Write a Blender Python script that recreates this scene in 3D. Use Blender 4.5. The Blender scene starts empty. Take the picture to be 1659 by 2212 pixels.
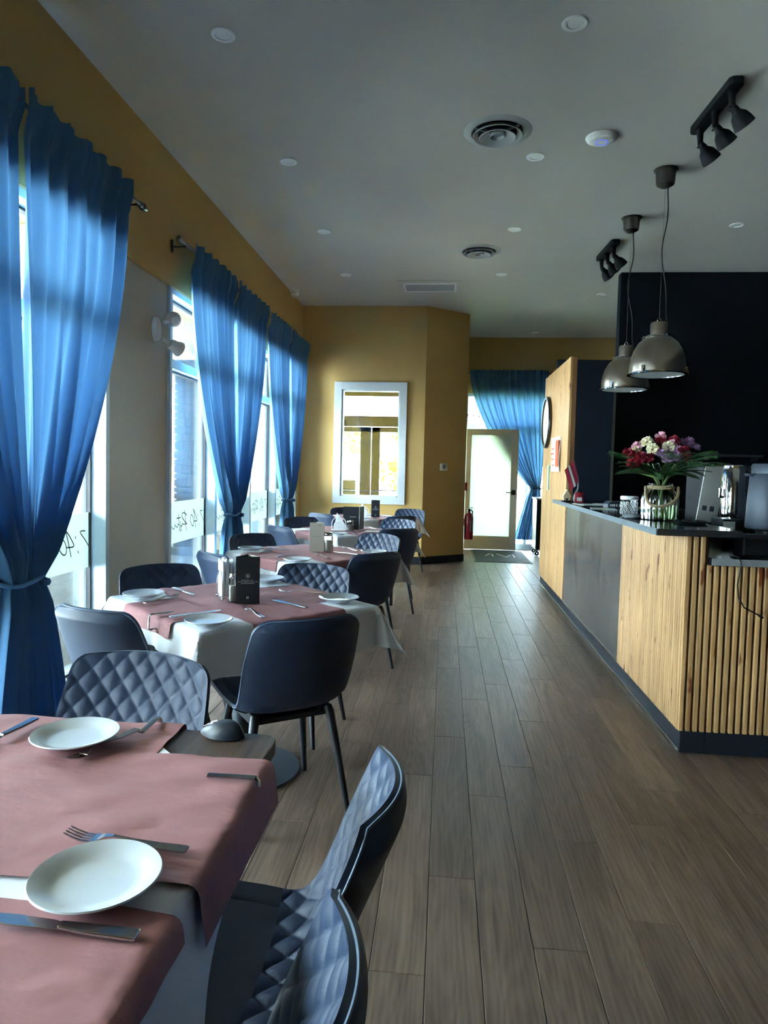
import bpy, bmesh, math, random
from mathutils import Vector, Matrix
random.seed(7)
PI = math.pi
SC = bpy.context.scene
COL = SC.collection

# ------------------------------------------------------------------ camera, sky, sun, exposure
cd = bpy.data.cameras.new('camera')
cd.sensor_fit = 'VERTICAL'; cd.sensor_height = 36.0; cd.lens = 24.412
cd.shift_x = 0.00655; cd.shift_y = -0.00723
cd.clip_start = 0.02; cd.clip_end = 300
cam = bpy.data.objects.new('camera', cd); COL.objects.link(cam)
cam.matrix_world = Matrix(((0.9950326, -0.02856036, 0.0953647, 0), (0.09674604, 0.05168624, -0.99396616, 0),
                           (0.02345899, 0.9982549, 0.0541926, 1.36), (0, 0, 0, 1)))
SC.camera = cam
w = bpy.data.worlds.new('sky'); SC.world = w; w.use_nodes = True
bgn = w.node_tree.nodes['Background']
bgn.inputs[0].default_value = (0.76, 0.88, 1.0, 1); bgn.inputs[1].default_value = 5.0
sd = bpy.data.lights.new('sun', 'SUN'); sd.energy = 24.0; sd.angle = 0.01; sd.color = (1.0, 0.96, 0.90)
sun = bpy.data.objects.new('sun', sd); COL.objects.link(sun)
sun.rotation_euler = Vector((-0.35, 0.55, -0.95)).to_track_quat('-Z', 'Y').to_euler()
SC.view_settings.view_transform = 'Standard'; SC.view_settings.look = 'None'
SC.view_settings.exposure = 3.95; SC.view_settings.gamma = 1.0; SC.view_settings.use_curve_mapping = False
SC.cycles.use_denoising = True
SC.cycles.max_bounces = 10; SC.cycles.diffuse_bounces = 6; SC.cycles.transparent_max_bounces = 24
SC.cycles.caustics_reflective = False; SC.cycles.caustics_refractive = False
SC.cycles.sample_clamp_indirect = 8

# ------------------------------------------------------------------ materials
def lin(c):
    return tuple(((x / 255) / 12.92 if x <= 10 else ((x / 255 + 0.055) / 1.055) ** 2.4) for x in c)
M = {}
def newmat(name):
    m = bpy.data.materials.new(name); m.use_nodes = True
    nt = m.node_tree; b = nt.nodes['Principled BSDF']; M[name] = m
    return m, nt, b
def setin(b, k, v):
    if k in b.inputs: b.inputs[k].default_value = v
def pm(name, rgb, rough=0.5, metal=0.0, var=0.10, scale=6.0, bump=0.0, bscale=60.0, spec=0.5, stretch=(1, 1, 1), coat=0, rnd=0.0, sheen=0):
    """procedural principled paint: noise-varied colour, optional fine bump and per-object tint"""
    m, nt, b = newmat(name); N = nt.nodes; L = nt.links
    c = lin(rgb)
    tc = N.new('ShaderNodeTexCoord'); mp = N.new('ShaderNodeMapping'); mp.inputs['Scale'].default_value = stretch
    L.new(tc.outputs['Object'], mp.inputs[0])
    nz = N.new('ShaderNodeTexNoise'); nz.inputs['Scale'].default_value = scale; nz.inputs['Detail'].default_value = 5
    L.new(mp.outputs[0], nz.inputs['Vector'])
    cr = N.new('ShaderNodeValToRGB')
    cr.color_ramp.elements[0].position = 0.3; cr.color_ramp.elements[1].position = 0.7
    cr.color_ramp.elements[0].color = (*[x * (1 - var) for x in c], 1); cr.color_ramp.elements[1].color = (*[min(1, x * (1 + var)) for x in c], 1)
    L.new(nz.outputs[0], cr.inputs[0])
    out = cr.outputs[0]
    if rnd:
        oi = N.new('ShaderNodeObjectInfo'); hs = N.new('ShaderNodeHueSaturation'); mr = N.new('ShaderNodeMapRange')
        mr.inputs[3].default_value = 1 - rnd; mr.inputs[4].default_value = 1 + rnd
        L.new(oi.outputs['Random'], mr.inputs[0]); L.new(mr.outputs[0], hs.inputs['Value']); L.new(out, hs.inputs['Color']); out = hs.outputs[0]
    L.new(out, b.inputs['Base Color'])
    b.inputs['Roughness'].default_value = rough; b.inputs['Metallic'].default_value = metal
    setin(b, 'Specular IOR Level', spec); setin(b, 'Coat Weight', coat); setin(b, 'Sheen Weight', sheen)
    if bump:
        n2 = N.new('ShaderNodeTexNoise'); n2.inputs['Scale'].default_value = bscale; n2.inputs['Detail'].default_value = 4
        L.new(mp.outputs[0], n2.inputs['Vector'])
        bp = N.new('ShaderNodeBump'); bp.inputs['Strength'].default_value = bump; bp.inputs['Distance'].default_value = 0.01
        L.new(n2.outputs[0], bp.inputs['Height']); L.new(bp.outputs[0], b.inputs['Normal'])
    return m

pm('wall_paint', (194, 160, 98), 0.65, var=0.04, scale=2, bump=0.04, bscale=250)
pm('column_paint', (196, 188, 170), 0.6, var=0.04, scale=2, bump=0.04, bscale=250)
pm('ceiling_paint', (196, 192, 182), 0.8, var=0.03, scale=1.5, bump=0.05, bscale=300)
pm('black_wall', (18, 22, 30), 0.7, var=0.12, scale=2, bump=0.03, bscale=200, spec=0.15)
pm('navy_wall', (17, 25, 37), 0.6, var=0.1, scale=2, bump=0.03, bscale=200, spec=0.25)
pm('baseboard', (26, 31, 40), 0.4, var=0.08)
pm('white_frame', (212, 222, 226), 0.45, var=0.03)
pm('white_trim', (214, 220, 224), 0.4, var=0.03)
pm('gasket', (16, 20, 26), 0.5, var=0.1)
pm('grey_door', (198, 202, 204), 0.45, var=0.04)
pm('door_metal', (190, 184, 164), 0.4, metal=0.0, var=0.05)
pm('concrete', (84, 90, 90), 0.85, var=0.12, scale=3, bump=0.2, bscale=40)
pm('asphalt', (180, 184, 186), 0.9, var=0.12, scale=1)
pm('grass', (120, 138, 84), 0.9, var=0.3, scale=8, bump=0.6, bscale=60)
pm('leaf_hedge', (150, 150, 40), 0.8, var=0.4, scale=6)
pm('stone', (76, 78, 76), 0.9, var=0.25, scale=9, bump=0.5, bscale=30, rnd=0.22)
pm('mortar', (40, 40, 40), 0.95)
pm('soffit', (208, 190, 132), 0.7, var=0.08)
pm('white_body', (235, 235, 232), 0.5, var=0.03)
pm('orange_sign', (226, 120, 60), 0.5)
pm('cream_siding', (226, 208, 160), 0.8, var=0.06)
pm('leather', (38, 51, 74), 0.48, var=0.10, scale=20, bump=0.12, bscale=420, spec=0.32)
pm('leather_seat', (24, 30, 42), 0.5, var=0.12, scale=20, bump=0.12, bscale=420, spec=0.35)
pm('stitch', (92, 108, 128), 0.6)
pm('black_metal', (22, 25, 31), 0.42, metal=0.2, var=0.08)
pm('matte_black', (13, 15, 19), 0.6, var=0.1, spec=0.2)
pm('base_metal', (58, 66, 76), 0.5, metal=0.3, var=0.1, bump=0.08, bscale=300)
pm('cloth_white', (212, 216, 222), 0.85, var=0.03, scale=5, bump=0.06, bscale=90, sheen=0.2)
pm('paper', (148, 100, 102), 0.8, var=0.07, scale=7, bump=0.30, bscale=26, stretch=(1, 2.2, 1))
pm('china', (190, 196, 202), 0.12, var=0.01, spec=0.6)
pm('steel', (190, 192, 194), 0.22, metal=1.0, var=0.04)
pm('brushed', (158, 148, 134), 0.30, metal=1.0, var=0.10, scale=14, stretch=(1, 1, 0.05))
pm('brushed_dark', (92, 90, 88), 0.34, metal=1.0, var=0.12, scale=14, stretch=(1, 1, 0.05))
pm('chrome', (210, 212, 214), 0.08, metal=1.0, var=0.02)
pm('rod_metal', (120, 118, 116), 0.28, metal=1.0, var=0.05)
pm('mouse_black', (24, 32, 44), 0.5, var=0.05)
pm('menu_black', (24, 27, 33), 0.45, var=0.35, scale=60)
pm('menu_beige', (168, 160, 148), 0.6, var=0.03)
pm('print_white', (220, 222, 222), 0.6, var=0.02)
pm('print_dark', (50, 50, 50), 0.6, var=0.02)
pm('napkin', (226, 232, 238), 0.9, var=0.03, bump=0.1)
pm('sugar', (220, 216, 206), 0.9, var=0.05)
pm('pepper', (120, 108, 92), 0.9, var=0.3, scale=80)
pm('plastic_white', (240, 240, 238), 0.45, var=0.02)
pm('plastic_dim', (168, 172, 172), 0.4, var=0.02)
pm('lamp_lens', (236, 236, 232), 0.35, var=0.02)
pm('hole_black', (8, 9, 11), 0.7)
pm('counter_stone', (26, 30, 36), 0.14, var=0.35, scale=50, spec=0.6)
pm('counter_edge', (92, 102, 110), 0.4, var=0.10, scale=60)
pm('work_edge', (126, 128, 130), 0.45, var=0.12, scale=30)
pm('equip_grey', (54, 62, 74), 0.5, metal=0.2, var=0.08)
pm('equip_light', (186, 186, 180), 0.4, metal=0.2, var=0.04)
pm('equip_black', (14, 16, 20), 0.3, var=0.1)
pm('extinguisher_red', (150, 26, 44), 0.3, var=0.06, coat=0.4)
pm('flag_red', (150, 30, 56), 0.8, var=0.05)
pm('rope', (150, 132, 100), 0.9, var=0.25, scale=120, bump=0.6, bscale=200)
pm('leaf_green', (44, 84, 44), 0.5, var=0.3, scale=20, rnd=0.3)
pm('leaf_light', (98, 128, 66), 0.5, var=0.2, scale=20, rnd=0.2)
pm('petal_red', (150, 22, 48), 0.6, var=0.25, scale=40, rnd=0.2)
pm('petal_white', (226, 218, 186), 0.6, var=0.1, scale=40)
pm('petal_pink', (206, 150, 168), 0.6, var=0.15, scale=40)
pm('petal_purple', (160, 122, 164), 0.6, var=0.2, scale=40, rnd=0.15)
pm('wrapper_white', (224, 214, 206), 0.25, var=0.1, scale=50)
pm('wrapper_red', (206, 64, 44), 0.25, var=0.15, scale=40)
pm('clock_rim', (60, 56, 52), 0.3, metal=0.6)
pm('clock_face', (222, 220, 196), 0.2, var=0.12, scale=12)
pm('sign_green', (186, 206, 180), 0.5, var=0.1)
pm('sign_dark', (36, 60, 36), 0.5, var=0.3, scale=60)
pm('mat_rubber', (30, 42, 52), 0.7, var=0.3, scale=30, bump=0.4, bscale=80)
pm('laptop_paper', (190, 200, 204), 0.4, var=0.3, scale=14)
pm('screen_teal', (150, 165, 150), 0.4)
pm('tag_white', (210, 210, 206), 0.6)
pm('house_ornament', (206, 186, 150), 0.7, var=0.5, scale=90)
pm('jar_lace', (220, 222, 222), 0.5)

def glassmat(name, tint=(0.86, 0.93, 0.93), refl=0.06, rough=0.02):
    m, nt, b = newmat(name); N = nt.nodes; L = nt.links; N.remove(b)
    tr = N.new('ShaderNodeBsdfTransparent'); tr.inputs[0].default_value = (*tint, 1)
    gl = N.new('ShaderNodeBsdfGlossy'); gl.inputs['Roughness'].default_value = rough
    fr = N.new('ShaderNodeFresnel'); fr.inputs[0].default_value = 1.35
    nz = N.new('ShaderNodeTexNoise'); nz.inputs['Scale'].default_value = 2.0
    ml = N.new('ShaderNodeMath'); ml.operation = 'MULTIPLY_ADD'; ml.inputs[1].default_value = 0.9
    m2 = N.new('ShaderNodeMath'); m2.operation = 'MULTIPLY'; m2.inputs[1].default_value = refl
    L.new(nz.outputs[0], m2.inputs[0]); L.new(fr.outputs[0], ml.inputs[0]); L.new(m2.outputs[0], ml.inputs[2])
    mx = N.new('ShaderNodeMixShader'); L.new(ml.outputs[0], mx.inputs[0]); L.new(tr.outputs[0], mx.inputs[1]); L.new(gl.outputs[0], mx.inputs[2])
    L.new(mx.outputs[0], N['Material Output'].inputs[0])
glassmat('glass'); glassmat('vase_glass', (0.80, 0.86, 0.80), 0.3, 0.08); glassmat('clear_glass', (0.9, 0.92, 0.92), 0.2, 0.05); glassmat('water', (0.72, 0.8, 0.62), 0.1)
def translucent(name, rgb, tr=0.5, clear=0.0, scale=60, var=0.08, stretch=(1, 1, 1), rough=0.8):
    m, nt, b = newmat(name); N = nt.nodes; L = nt.links
    c = lin(rgb)
    tc = N.new('ShaderNodeTexCoord'); mp = N.new('ShaderNodeMapping'); mp.inputs['Scale'].default_value = stretch
    nz = N.new('ShaderNodeTexNoise'); nz.inputs['Scale'].default_value = scale; nz.inputs['Detail'].default_value = 3
    L.new(tc.outputs['Object'], mp.inputs[0]); L.new(mp.outputs[0], nz.inputs['Vector'])
    cr = N.new('ShaderNodeValToRGB'); cr.color_ramp.elements[0].color = (*[x * (1 - var) for x in c], 1); cr.color_ramp.elements[1].color = (*[min(1, x * (1 + var)) for x in c], 1)
    L.new(nz.outputs[0], cr.inputs[0]); L.new(cr.outputs[0], b.inputs['Base Color'])
    b.inputs['Roughness'].default_value = rough; setin(b, 'Specular IOR Level', 0.25)
    t = N.new('ShaderNodeBsdfTranslucent'); L.new(cr.outputs[0], t.inputs[0])
    mx = N.new('ShaderNodeMixShader'); mx.inputs[0].default_value = tr
    L.new(b.outputs[0], mx.inputs[1]); L.new(t.outputs[0], mx.inputs[2]); last = mx.outputs[0]
    if clear:
        tp = N.new('ShaderNodeBsdfTransparent'); m2 = N.new('ShaderNodeMixShader'); m2.inputs[0].default_value = clear
        L.new(last, m2.inputs[1]); L.new(tp.outputs[0], m2.inputs[2]); last = m2.outputs[0]
    L.new(last, N['Material Output'].inputs[0])
translucent('curtain_blue', (82, 126, 166), 0.15, scale=180, var=0.06, stretch=(1, 1, 0.3))
translucent('film', (182, 190, 184), 0.45, clear=0.0)
translucent('frosted', (196, 205, 194), 0.48, clear=0.0)

def floor_wood():
    m, nt, b = newmat('floor_wood'); N = nt.nodes; L = nt.links
    tc = N.new('ShaderNodeTexCoord'); oi = N.new('ShaderNodeObjectInfo')
    add = N.new('ShaderNodeVectorMath'); add.operation = 'ADD'
    cmb = N.new('ShaderNodeCombineXYZ'); mu = N.new('ShaderNodeMath'); mu.operation = 'MULTIPLY'; mu.inputs[1].default_value = 53
    L.new(oi.outputs['Random'], mu.inputs[0]); L.new(mu.outputs[0], cmb.inputs[0]); L.new(mu.outputs[0], cmb.inputs[1])
    L.new(tc.outputs['Object'], add.inputs[0]); L.new(cmb.outputs[0], add.inputs[1])
    mp = N.new('ShaderNodeMapping'); mp.inputs['Scale'].default_value = (11, 1.1, 1); L.new(add.outputs[0], mp.inputs[0])
    n1 = N.new('ShaderNodeTexNoise'); n1.inputs['Scale'].default_value = 1.2; n1.inputs['Detail'].default_value = 6; n1.inputs['Distortion'].default_value = 1.4
    L.new(mp.outputs[0], n1.inputs['Vector'])
    mp2 = N.new('ShaderNodeMapping'); mp2.inputs['Scale'].default_value = (120, 5, 1); L.new(add.outputs[0], mp2.inputs[0])
    n2 = N.new('ShaderNodeTexNoise'); n2.inputs['Scale'].default_value = 2.0; n2.inputs['Detail'].default_value = 4; n2.inputs['Distortion'].default_value = 0.6
    L.new(mp2.outputs[0], n2.inputs['Vector'])
    wv = N.new('ShaderNodeTexWave'); wv.bands_direction = 'X'; wv.inputs['Scale'].default_value = 1.6; wv.inputs['Distortion'].default_value = 14; wv.inputs['Detail'].default_value = 3; wv.inputs['Detail Scale'].default_value = 0.6
    L.new(mp.outputs[0], wv.inputs['Vector'])
    mx = N.new('ShaderNodeMix'); mx.data_type = 'FLOAT'; mx.inputs[0].default_value = 0.28
    L.new(n1.outputs[0], mx.inputs[2]); L.new(n2.outputs[0], mx.inputs[3])
    mx2 = N.new('ShaderNodeMix'); mx2.data_type = 'FLOAT'; mx2.inputs[0].default_value = 0.10
    L.new(mx.outputs[0], mx2.inputs[2]); L.new(wv.outputs['Fac'], mx2.inputs[3])
    mp4 = N.new('ShaderNodeMapping'); mp4.inputs['Scale'].default_value = (9, 0.9, 1); L.new(add.outputs[0], mp4.inputs[0])
    n4 = N.new('ShaderNodeTexNoise'); n4.inputs['Scale'].default_value = 0.9; n4.inputs['Detail'].default_value = 1.5; L.new(mp4.outputs[0], n4.inputs['Vector'])
    k4 = N.new('ShaderNodeMath'); k4.operation = 'MULTIPLY'; k4.inputs[1].default_value = 95; L.new(n4.outputs[0], k4.inputs[0])
    s4 = N.new('ShaderNodeMath'); s4.operation = 'SINE'; L.new(k4.outputs[0], s4.inputs[0])
    a4 = N.new('ShaderNodeMath'); a4.operation = 'MULTIPLY_ADD'; a4.inputs[1].default_value = 0.045; L.new(s4.outputs[0], a4.inputs[0]); L.new(mx2.outputs[0], a4.inputs[2])
    mx2 = a4
    cr = N.new('ShaderNodeValToRGB')
    cr.color_ramp.elements[0].position = 0.30; cr.color_ramp.elements[0].color = (*lin((76, 61, 50)), 1)
    cr.color_ramp.elements[1].position = 0.70; cr.color_ramp.elements[1].color = (*lin((122, 103, 88)), 1)
    L.new(mx2.outputs[0], cr.inputs[0])
    hs = N.new('ShaderNodeHueSaturation'); mr = N.new('ShaderNodeMapRange'); mr.inputs[3].default_value = 0.78; mr.inputs[4].default_value = 1.2
    L.new(oi.outputs['Random'], mr.inputs[0]); L.new(mr.outputs[0], hs.inputs['Value']); L.new(cr.outputs[0], hs.inputs['Color'])
    L.new(hs.outputs[0], b.inputs['Base Color'])
    rr = N.new('ShaderNodeMapRange'); rr.inputs[3].default_value = 0.34; rr.inputs[4].default_value = 0.52
    L.new(n2.outputs[0], rr.inputs[0]); L.new(rr.outputs[0], b.inputs['Roughness'])
    bp = N.new('ShaderNodeBump'); bp.inputs['Strength'].default_value = 0.22; bp.inputs['Distance'].default_value = 0.004
    L.new(mx2.outputs[0], bp.inputs['Height']); L.new(bp.outputs[0], b.inputs['Normal'])
floor_wood()
def grain(name, dark, mid, light, axis='Z', knots=True, rough=0.5, gs=1.0, rnd=0.1):
    m, nt, b = newmat(name); N = nt.nodes; L = nt.links
    tc = N.new('ShaderNodeTexCoord'); oi = N.new('ShaderNodeObjectInfo'); ge = N.new('ShaderNodeNewGeometry')
    st = {'Z': (22, 22, 1.2), 'Y': (30, 1.6, 30), 'X': (1.6, 30, 30)}[axis]
    add = N.new('ShaderNodeVectorMath'); add.operation = 'ADD'; cmb = N.new('ShaderNodeCombineXYZ')
    mu = N.new('ShaderNodeMath'); mu.operation = 'MULTIPLY'; mu.inputs[1].default_value = 37 if rnd else 0
    L.new(oi.outputs['Random'], mu.inputs[0]); L.new(mu.outputs[0], cmb.inputs[0]); L.new(mu.outputs[0], cmb.inputs[2])
    L.new(tc.outputs['Object'], add.inputs[0]); L.new(cmb.outputs[0], add.inputs[1])
    mp = N.new('ShaderNodeMapping'); mp.inputs['Scale'].default_value = [s * gs for s in st]; L.new(add.outputs[0], mp.inputs[0])
    n1 = N.new('ShaderNodeTexNoise'); n1.inputs['Scale'].default_value = 1.5; n1.inputs['Detail'].default_value = 5; n1.inputs['Distortion'].default_value = 0.8
    L.new(mp.outputs[0], n1.inputs['Vector'])
    cr = N.new('ShaderNodeValToRGB'); cr.color_ramp.elements[0].position = 0.32; cr.color_ramp.elements[0].color = (*lin(mid), 1)
    cr.color_ramp.elements[1].position = 0.62; cr.color_ramp.elements[1].color = (*lin(light), 1); L.new(n1.outputs[0], cr.inputs[0])
    out = cr.outputs[0]
    if knots:
        m3 = N.new('ShaderNodeMapping'); m3.inputs['Scale'].default_value = (11, 11, 3.4) if axis == 'Z' else (3, 9, 9)
        L.new(ge.outputs['Position'], m3.inputs[0])
        n3 = N.new('ShaderNodeTexNoise'); n3.inputs['Scale'].default_value = 1.7; n3.inputs['Detail'].default_value = 2; L.new(m3.outputs[0], n3.inputs['Vector'])
        c3 = N.new('ShaderNodeValToRGB'); c3.color_ramp.elements[0].position = 0.655; c3.color_ramp.elements[0].color = (0, 0, 0, 1); c3.color_ramp.elements[1].position = 0.72; c3.color_ramp.elements[1].color = (1, 1, 1, 1)
        L.new(n3.outputs[0], c3.inputs[0])
        mx = N.new('ShaderNodeMix'); mx.data_type = 'RGBA'; L.new(c3.outputs[0], mx.inputs[0]); L.new(out, mx.inputs[6]); mx.inputs[7].default_value = (*lin(dark), 1)
        out = mx.outputs[2]
    if rnd:
        hs = N.new('ShaderNodeHueSaturation'); mr = N.new('ShaderNodeMapRange'); mr.inputs[3].default_value = 1 - rnd; mr.inputs[4].default_value = 1 + rnd
        L.new(oi.outputs['Random'], mr.inputs[0]); L.new(mr.outputs[0], hs.inputs['Value']); L.new(out, hs.inputs['Color']); out = hs.outputs[0]
    L.new(out, b.inputs['Base Color']); b.inputs['Roughness'].default_value = rough
    bp = N.new('ShaderNodeBump'); bp.inputs['Strength'].default_value = 0.12; bp.inputs['Distance'].default_value = 0.003
    L.new(n1.outputs[0], bp.inputs['Height']); L.new(bp.outputs[0], b.inputs['Normal'])
grain('pine', (112, 54, 22), (160, 118, 74), (194, 154, 106), 'Z', True, 0.5)
grain('pine_back', (110, 56, 24), (110, 72, 40), (140, 98, 58), 'Z', False, 0.6, rnd=0)
grain('table_wood', (30, 20, 14), (44, 34, 28), (84, 68, 58), 'Y', False, 0.4, rnd=0)
def laminate():
    m, nt, b = newmat('laminate'); N = nt.nodes; L = nt.links
    tc = N.new('ShaderNodeTexCoord'); mp = N.new('ShaderNodeMapping'); mp.inputs['Scale'].default_value = (1, 2.0, 0.9); L.new(tc.outputs['Object'], mp.inputs[0])
    n1 = N.new('ShaderNodeTexNoise'); n1.inputs['Scale'].default_value = 1.6; n1.inputs['Detail'].default_value = 8; n1.inputs['Distortion'].default_value = 1.5; L.new(mp.outputs[0], n1.inputs['Vector'])
    cr = N.new('ShaderNodeValToRGB'); cr.color_ramp.elements[0].position = 0.3; cr.color_ramp.elements[0].color = (*lin((58, 56, 56)), 1); cr.color_ramp.elements[1].position = 0.75; cr.color_ramp.elements[1].color = (*lin((104, 98, 94)), 1)
    L.new(n1.outputs[0], cr.inputs[0]); L.new(cr.outputs[0], b.inputs['Base Color'])
    rr = N.new('ShaderNodeMapRange'); rr.inputs[3].default_value = 0.14; rr.inputs[4].default_value = 0.32; L.new(n1.outputs[0], rr.inputs[0]); L.new(rr.outputs[0], b.inputs['Roughness'])
laminate()
def emit(name, rgb, s):
    m, nt, b = newmat(name); b.inputs['Base Color'].default_value = (*lin(rgb), 1)
    nz = nt.nodes.new('ShaderNodeTexNoise'); nz.inputs['Scale'].default_value = 20
    b.inputs['Emission Color'].default_value = (*lin(rgb), 1); b.inputs['Emission Strength'].default_value = s
    mr = nt.nodes.new('ShaderNodeMapRange'); mr.inputs[3].default_value = 0.4; mr.inputs[4].default_value = 0.5
    nt.links.new(nz.outputs[0], mr.inputs[0]); nt.links.new(mr.outputs[0], b.inputs['Roughness'])
emit('led_blue', (90, 110, 255), 0.06)

# ------------------------------------------------------------------ mesh helpers
class MB:
    def __init__(s): s.v = []; s.f = []
    def add(s, vs, fs):
        o = len(s.v); s.v += [tuple(p) for p in vs]; s.f += [[i + o for i in f] for f in fs]; return s
    def box(s, x0, x1, y0, y1, z0, z1):
        return s.add([(x0, y0, z0), (x1, y0, z0), (x1, y1, z0), (x0, y1, z0), (x0, y0, z1), (x1, y0, z1), (x1, y1, z1), (x0, y1, z1)],
                     [(0, 3, 2, 1), (4, 5, 6, 7), (0, 1, 5, 4), (1, 2, 6, 5), (2, 3, 7, 6), (3, 0, 4, 7)])
    def prism(s, poly, z0, z1):
        n = len(poly)
        return s.add([(x, y, z0) for x, y in poly] + [(x, y, z1) for x, y in poly],
                     [list(range(n))[::-1], list(range(n, 2 * n))] + [(i, (i + 1) % n, n + (i + 1) % n, n + i) for i in range(n)])
    def lathe(s, prof, n=32, c=(0, 0, 0), close=False):
        vs = []; fs = []
        for r, z in prof:
            for k in range(n):
                a = 2 * PI * k / n; vs.append((c[0] + r * math.cos(a), c[1] + r * math.sin(a), c[2] + z))
        m = len(prof)
        for i in range(m - 1 + (1 if close else 0)):
            j = (i + 1) % m
            for k in range(n):
                fs.append((i * n + k, i * n + (k + 1) % n, j * n + (k + 1) % n, j * n + k))
        if not close:
            fs.append(list(range(n))[::-1]); fs.append([(m - 1) * n + k for k in range(n)])
        return s.add(vs, fs)
    def tube(s, pts, r, n=8, closed=False):
        pts = [Vector(p) for p in pts]; m = len(pts); vs = []; fs = []
        rs = r if isinstance(r, (list, tuple)) else [r] * m
        t = (pts[1] - pts[0]).normalized(); u = t.orthogonal().normalized()
        for i, p in enumerate(pts):
            if closed: t2 = (pts[(i + 1) % m] - pts[i - 1]).normalized()
            else: t2 = (pts[min(i + 1, m - 1)] - pts[max(i - 1, 0)]).normalized()
            q = t.rotation_difference(t2); u = q @ u; t = t2; w = t.cross(u)
            for k in range(n):
                a = 2 * PI * k / n; vs.append(p + (u * math.cos(a) + w * math.sin(a)) * rs[i])
        for i in range(m if closed else m - 1):
            j = (i + 1) % m
            for k in range(n): fs.append((i * n + k, i * n + (k + 1) % n, j * n + (k + 1) % n, j * n + k))
        if not closed: fs.append(list(range(n))[::-1]); fs.append([(m - 1) * n + k for k in range(n)])
        return s.add(vs, fs)
    def grid(s, fn, nu, nv):
        vs = [fn(i / nu, j / nv) for j in range(nv + 1) for i in range(nu + 1)]
        fs = [(j * (nu + 1) + i, j * (nu + 1) + i + 1, (j + 1) * (nu + 1) + i + 1, (j + 1) * (nu + 1) + i) for j in range(nv) for i in range(nu)]
        return s.add(vs, fs)
    def slab(s, fn, nu, nv, th):
        """closed sheet: fn gives a point, th(u,v,p) gives the point on the other side"""
        A = [Vector(fn(i / nu, j / nv)) for j in range(nv + 1) for i in range(nu + 1)]
        B = [Vector(th(i / nu, j / nv)) for j in range(nv + 1) for i in range(nu + 1)]
        W = nu + 1; K = len(A); fs = []
        for j in range(nv):
            for i in range(nu):
                a = j * W + i; fs.append((a, a + 1, a + W + 1, a + W)); fs.append((K + a, K + a + W, K + a + W + 1, K + a + 1))
        for i in range(nu):
            fs.append((i + 1, i, K + i, K + i + 1)); a = nv * W + i; fs.append((a, a + 1, K + a + 1, K + a))
        for j in range(nv):
            a = j * W; fs.append((a, a + W, K + a + W, K + a)); a = j * W + nu; fs.append((a + W, a, K + a, K + a + W))
        return s.add(A + B, fs)
    def xf(s, mat):
        s.v = [tuple(mat @ Vector(p)) for p in s.v]; return s
    def mesh(s, name, mat, smooth=None, bev=0, seg=2):
        me = bpy.data.meshes.new(name); me.from_pydata(s.v, [], s.f)
        bm = bmesh.new(); bm.from_mesh(me)
        bmesh.ops.recalc_face_normals(bm, faces=bm.faces)
        if bev:
            es = [e for e in bm.edges if len(e.link_faces) == 2 and e.calc_face_angle(0) > 0.5]
            bmesh.ops.bevel(bm, geom=es, offset=bev, segments=seg, affect='EDGES', profile=0.5, clamp_overlap=True)
        bm.to_mesh(me); bm.free()
        if smooth is not None:
            me.polygons.foreach_set('use_smooth', [True] * len(me.polygons))
            me.set_sharp_from_angle(angle=smooth)
        me.materials.append(M[mat]); return me
    def build(s, name, mat, parent=None, smooth=None, bev=0, seg=2, loc=None, rz=0, rot=None):
        o = bpy.data.objects.new(name, s.mesh(name, mat, smooth, bev, seg)); COL.objects.link(o)
        if parent: o.parent = parent
        if loc: o.location = loc
        if rz: o.rotation_euler = (0, 0, rz)
        if rot: o.rotation_euler = rot
        return o
def tag(o, label, cat, group=None):
    o['label'] = label; o['category'] = cat
    if group: o['group'] = group
    return o
def struct(o, label=None):
    o['kind'] = 'structure'
    if label: o['label'] = label
    return o
def thing(name, label, cat, loc=(0, 0, 0), rz=0, group=None):
    o = bpy.data.objects.new(name, None); COL.objects.link(o); o.location = loc; o.rotation_euler = (0, 0, rz); o.empty_display_size = 0.1
    return tag(o, label, cat, group)
def cp(o, parent):
    c = o.copy(); COL.objects.link(c); c.parent = parent
    for ch in list(o.children): cp(ch, c)
    return c
def dup(root, label, loc, rz=0, group=None):
    r = root.copy(); COL.objects.link(r); r.location = loc; r.rotation_euler = (root.rotation_euler[0], root.rotation_euler[1], rz); r['label'] = label
    if group: r['group'] = group
    for ch in list(root.children): cp(ch, r)
    return r
def inst(name, me, parent=None, loc=(0, 0, 0), rz=0, scale=None):
    o = bpy.data.objects.new(name, me); COL.objects.link(o); o.location = loc; o.rotation_euler = (0, 0, rz)
    if parent: o.parent = parent
    if scale: o.scale = scale
    return o
def catmull(P, t):
    n = len(P) - 1; x = min(max(t, 0), 1) * n; i = min(int(x), n - 1); f = x - i
    p0 = P[max(i - 1, 0)]; p1 = P[i]; p2 = P[i + 1]; p3 = P[min(i + 2, n)]
    return tuple(0.5 * (2 * b + (c - a) * f + (2 * a - 5 * b + 4 * c - d) * f * f + (3 * b - a - 3 * c + d) * f ** 3) for a, b, c, d in zip(p0, p1, p2, p3))

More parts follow.
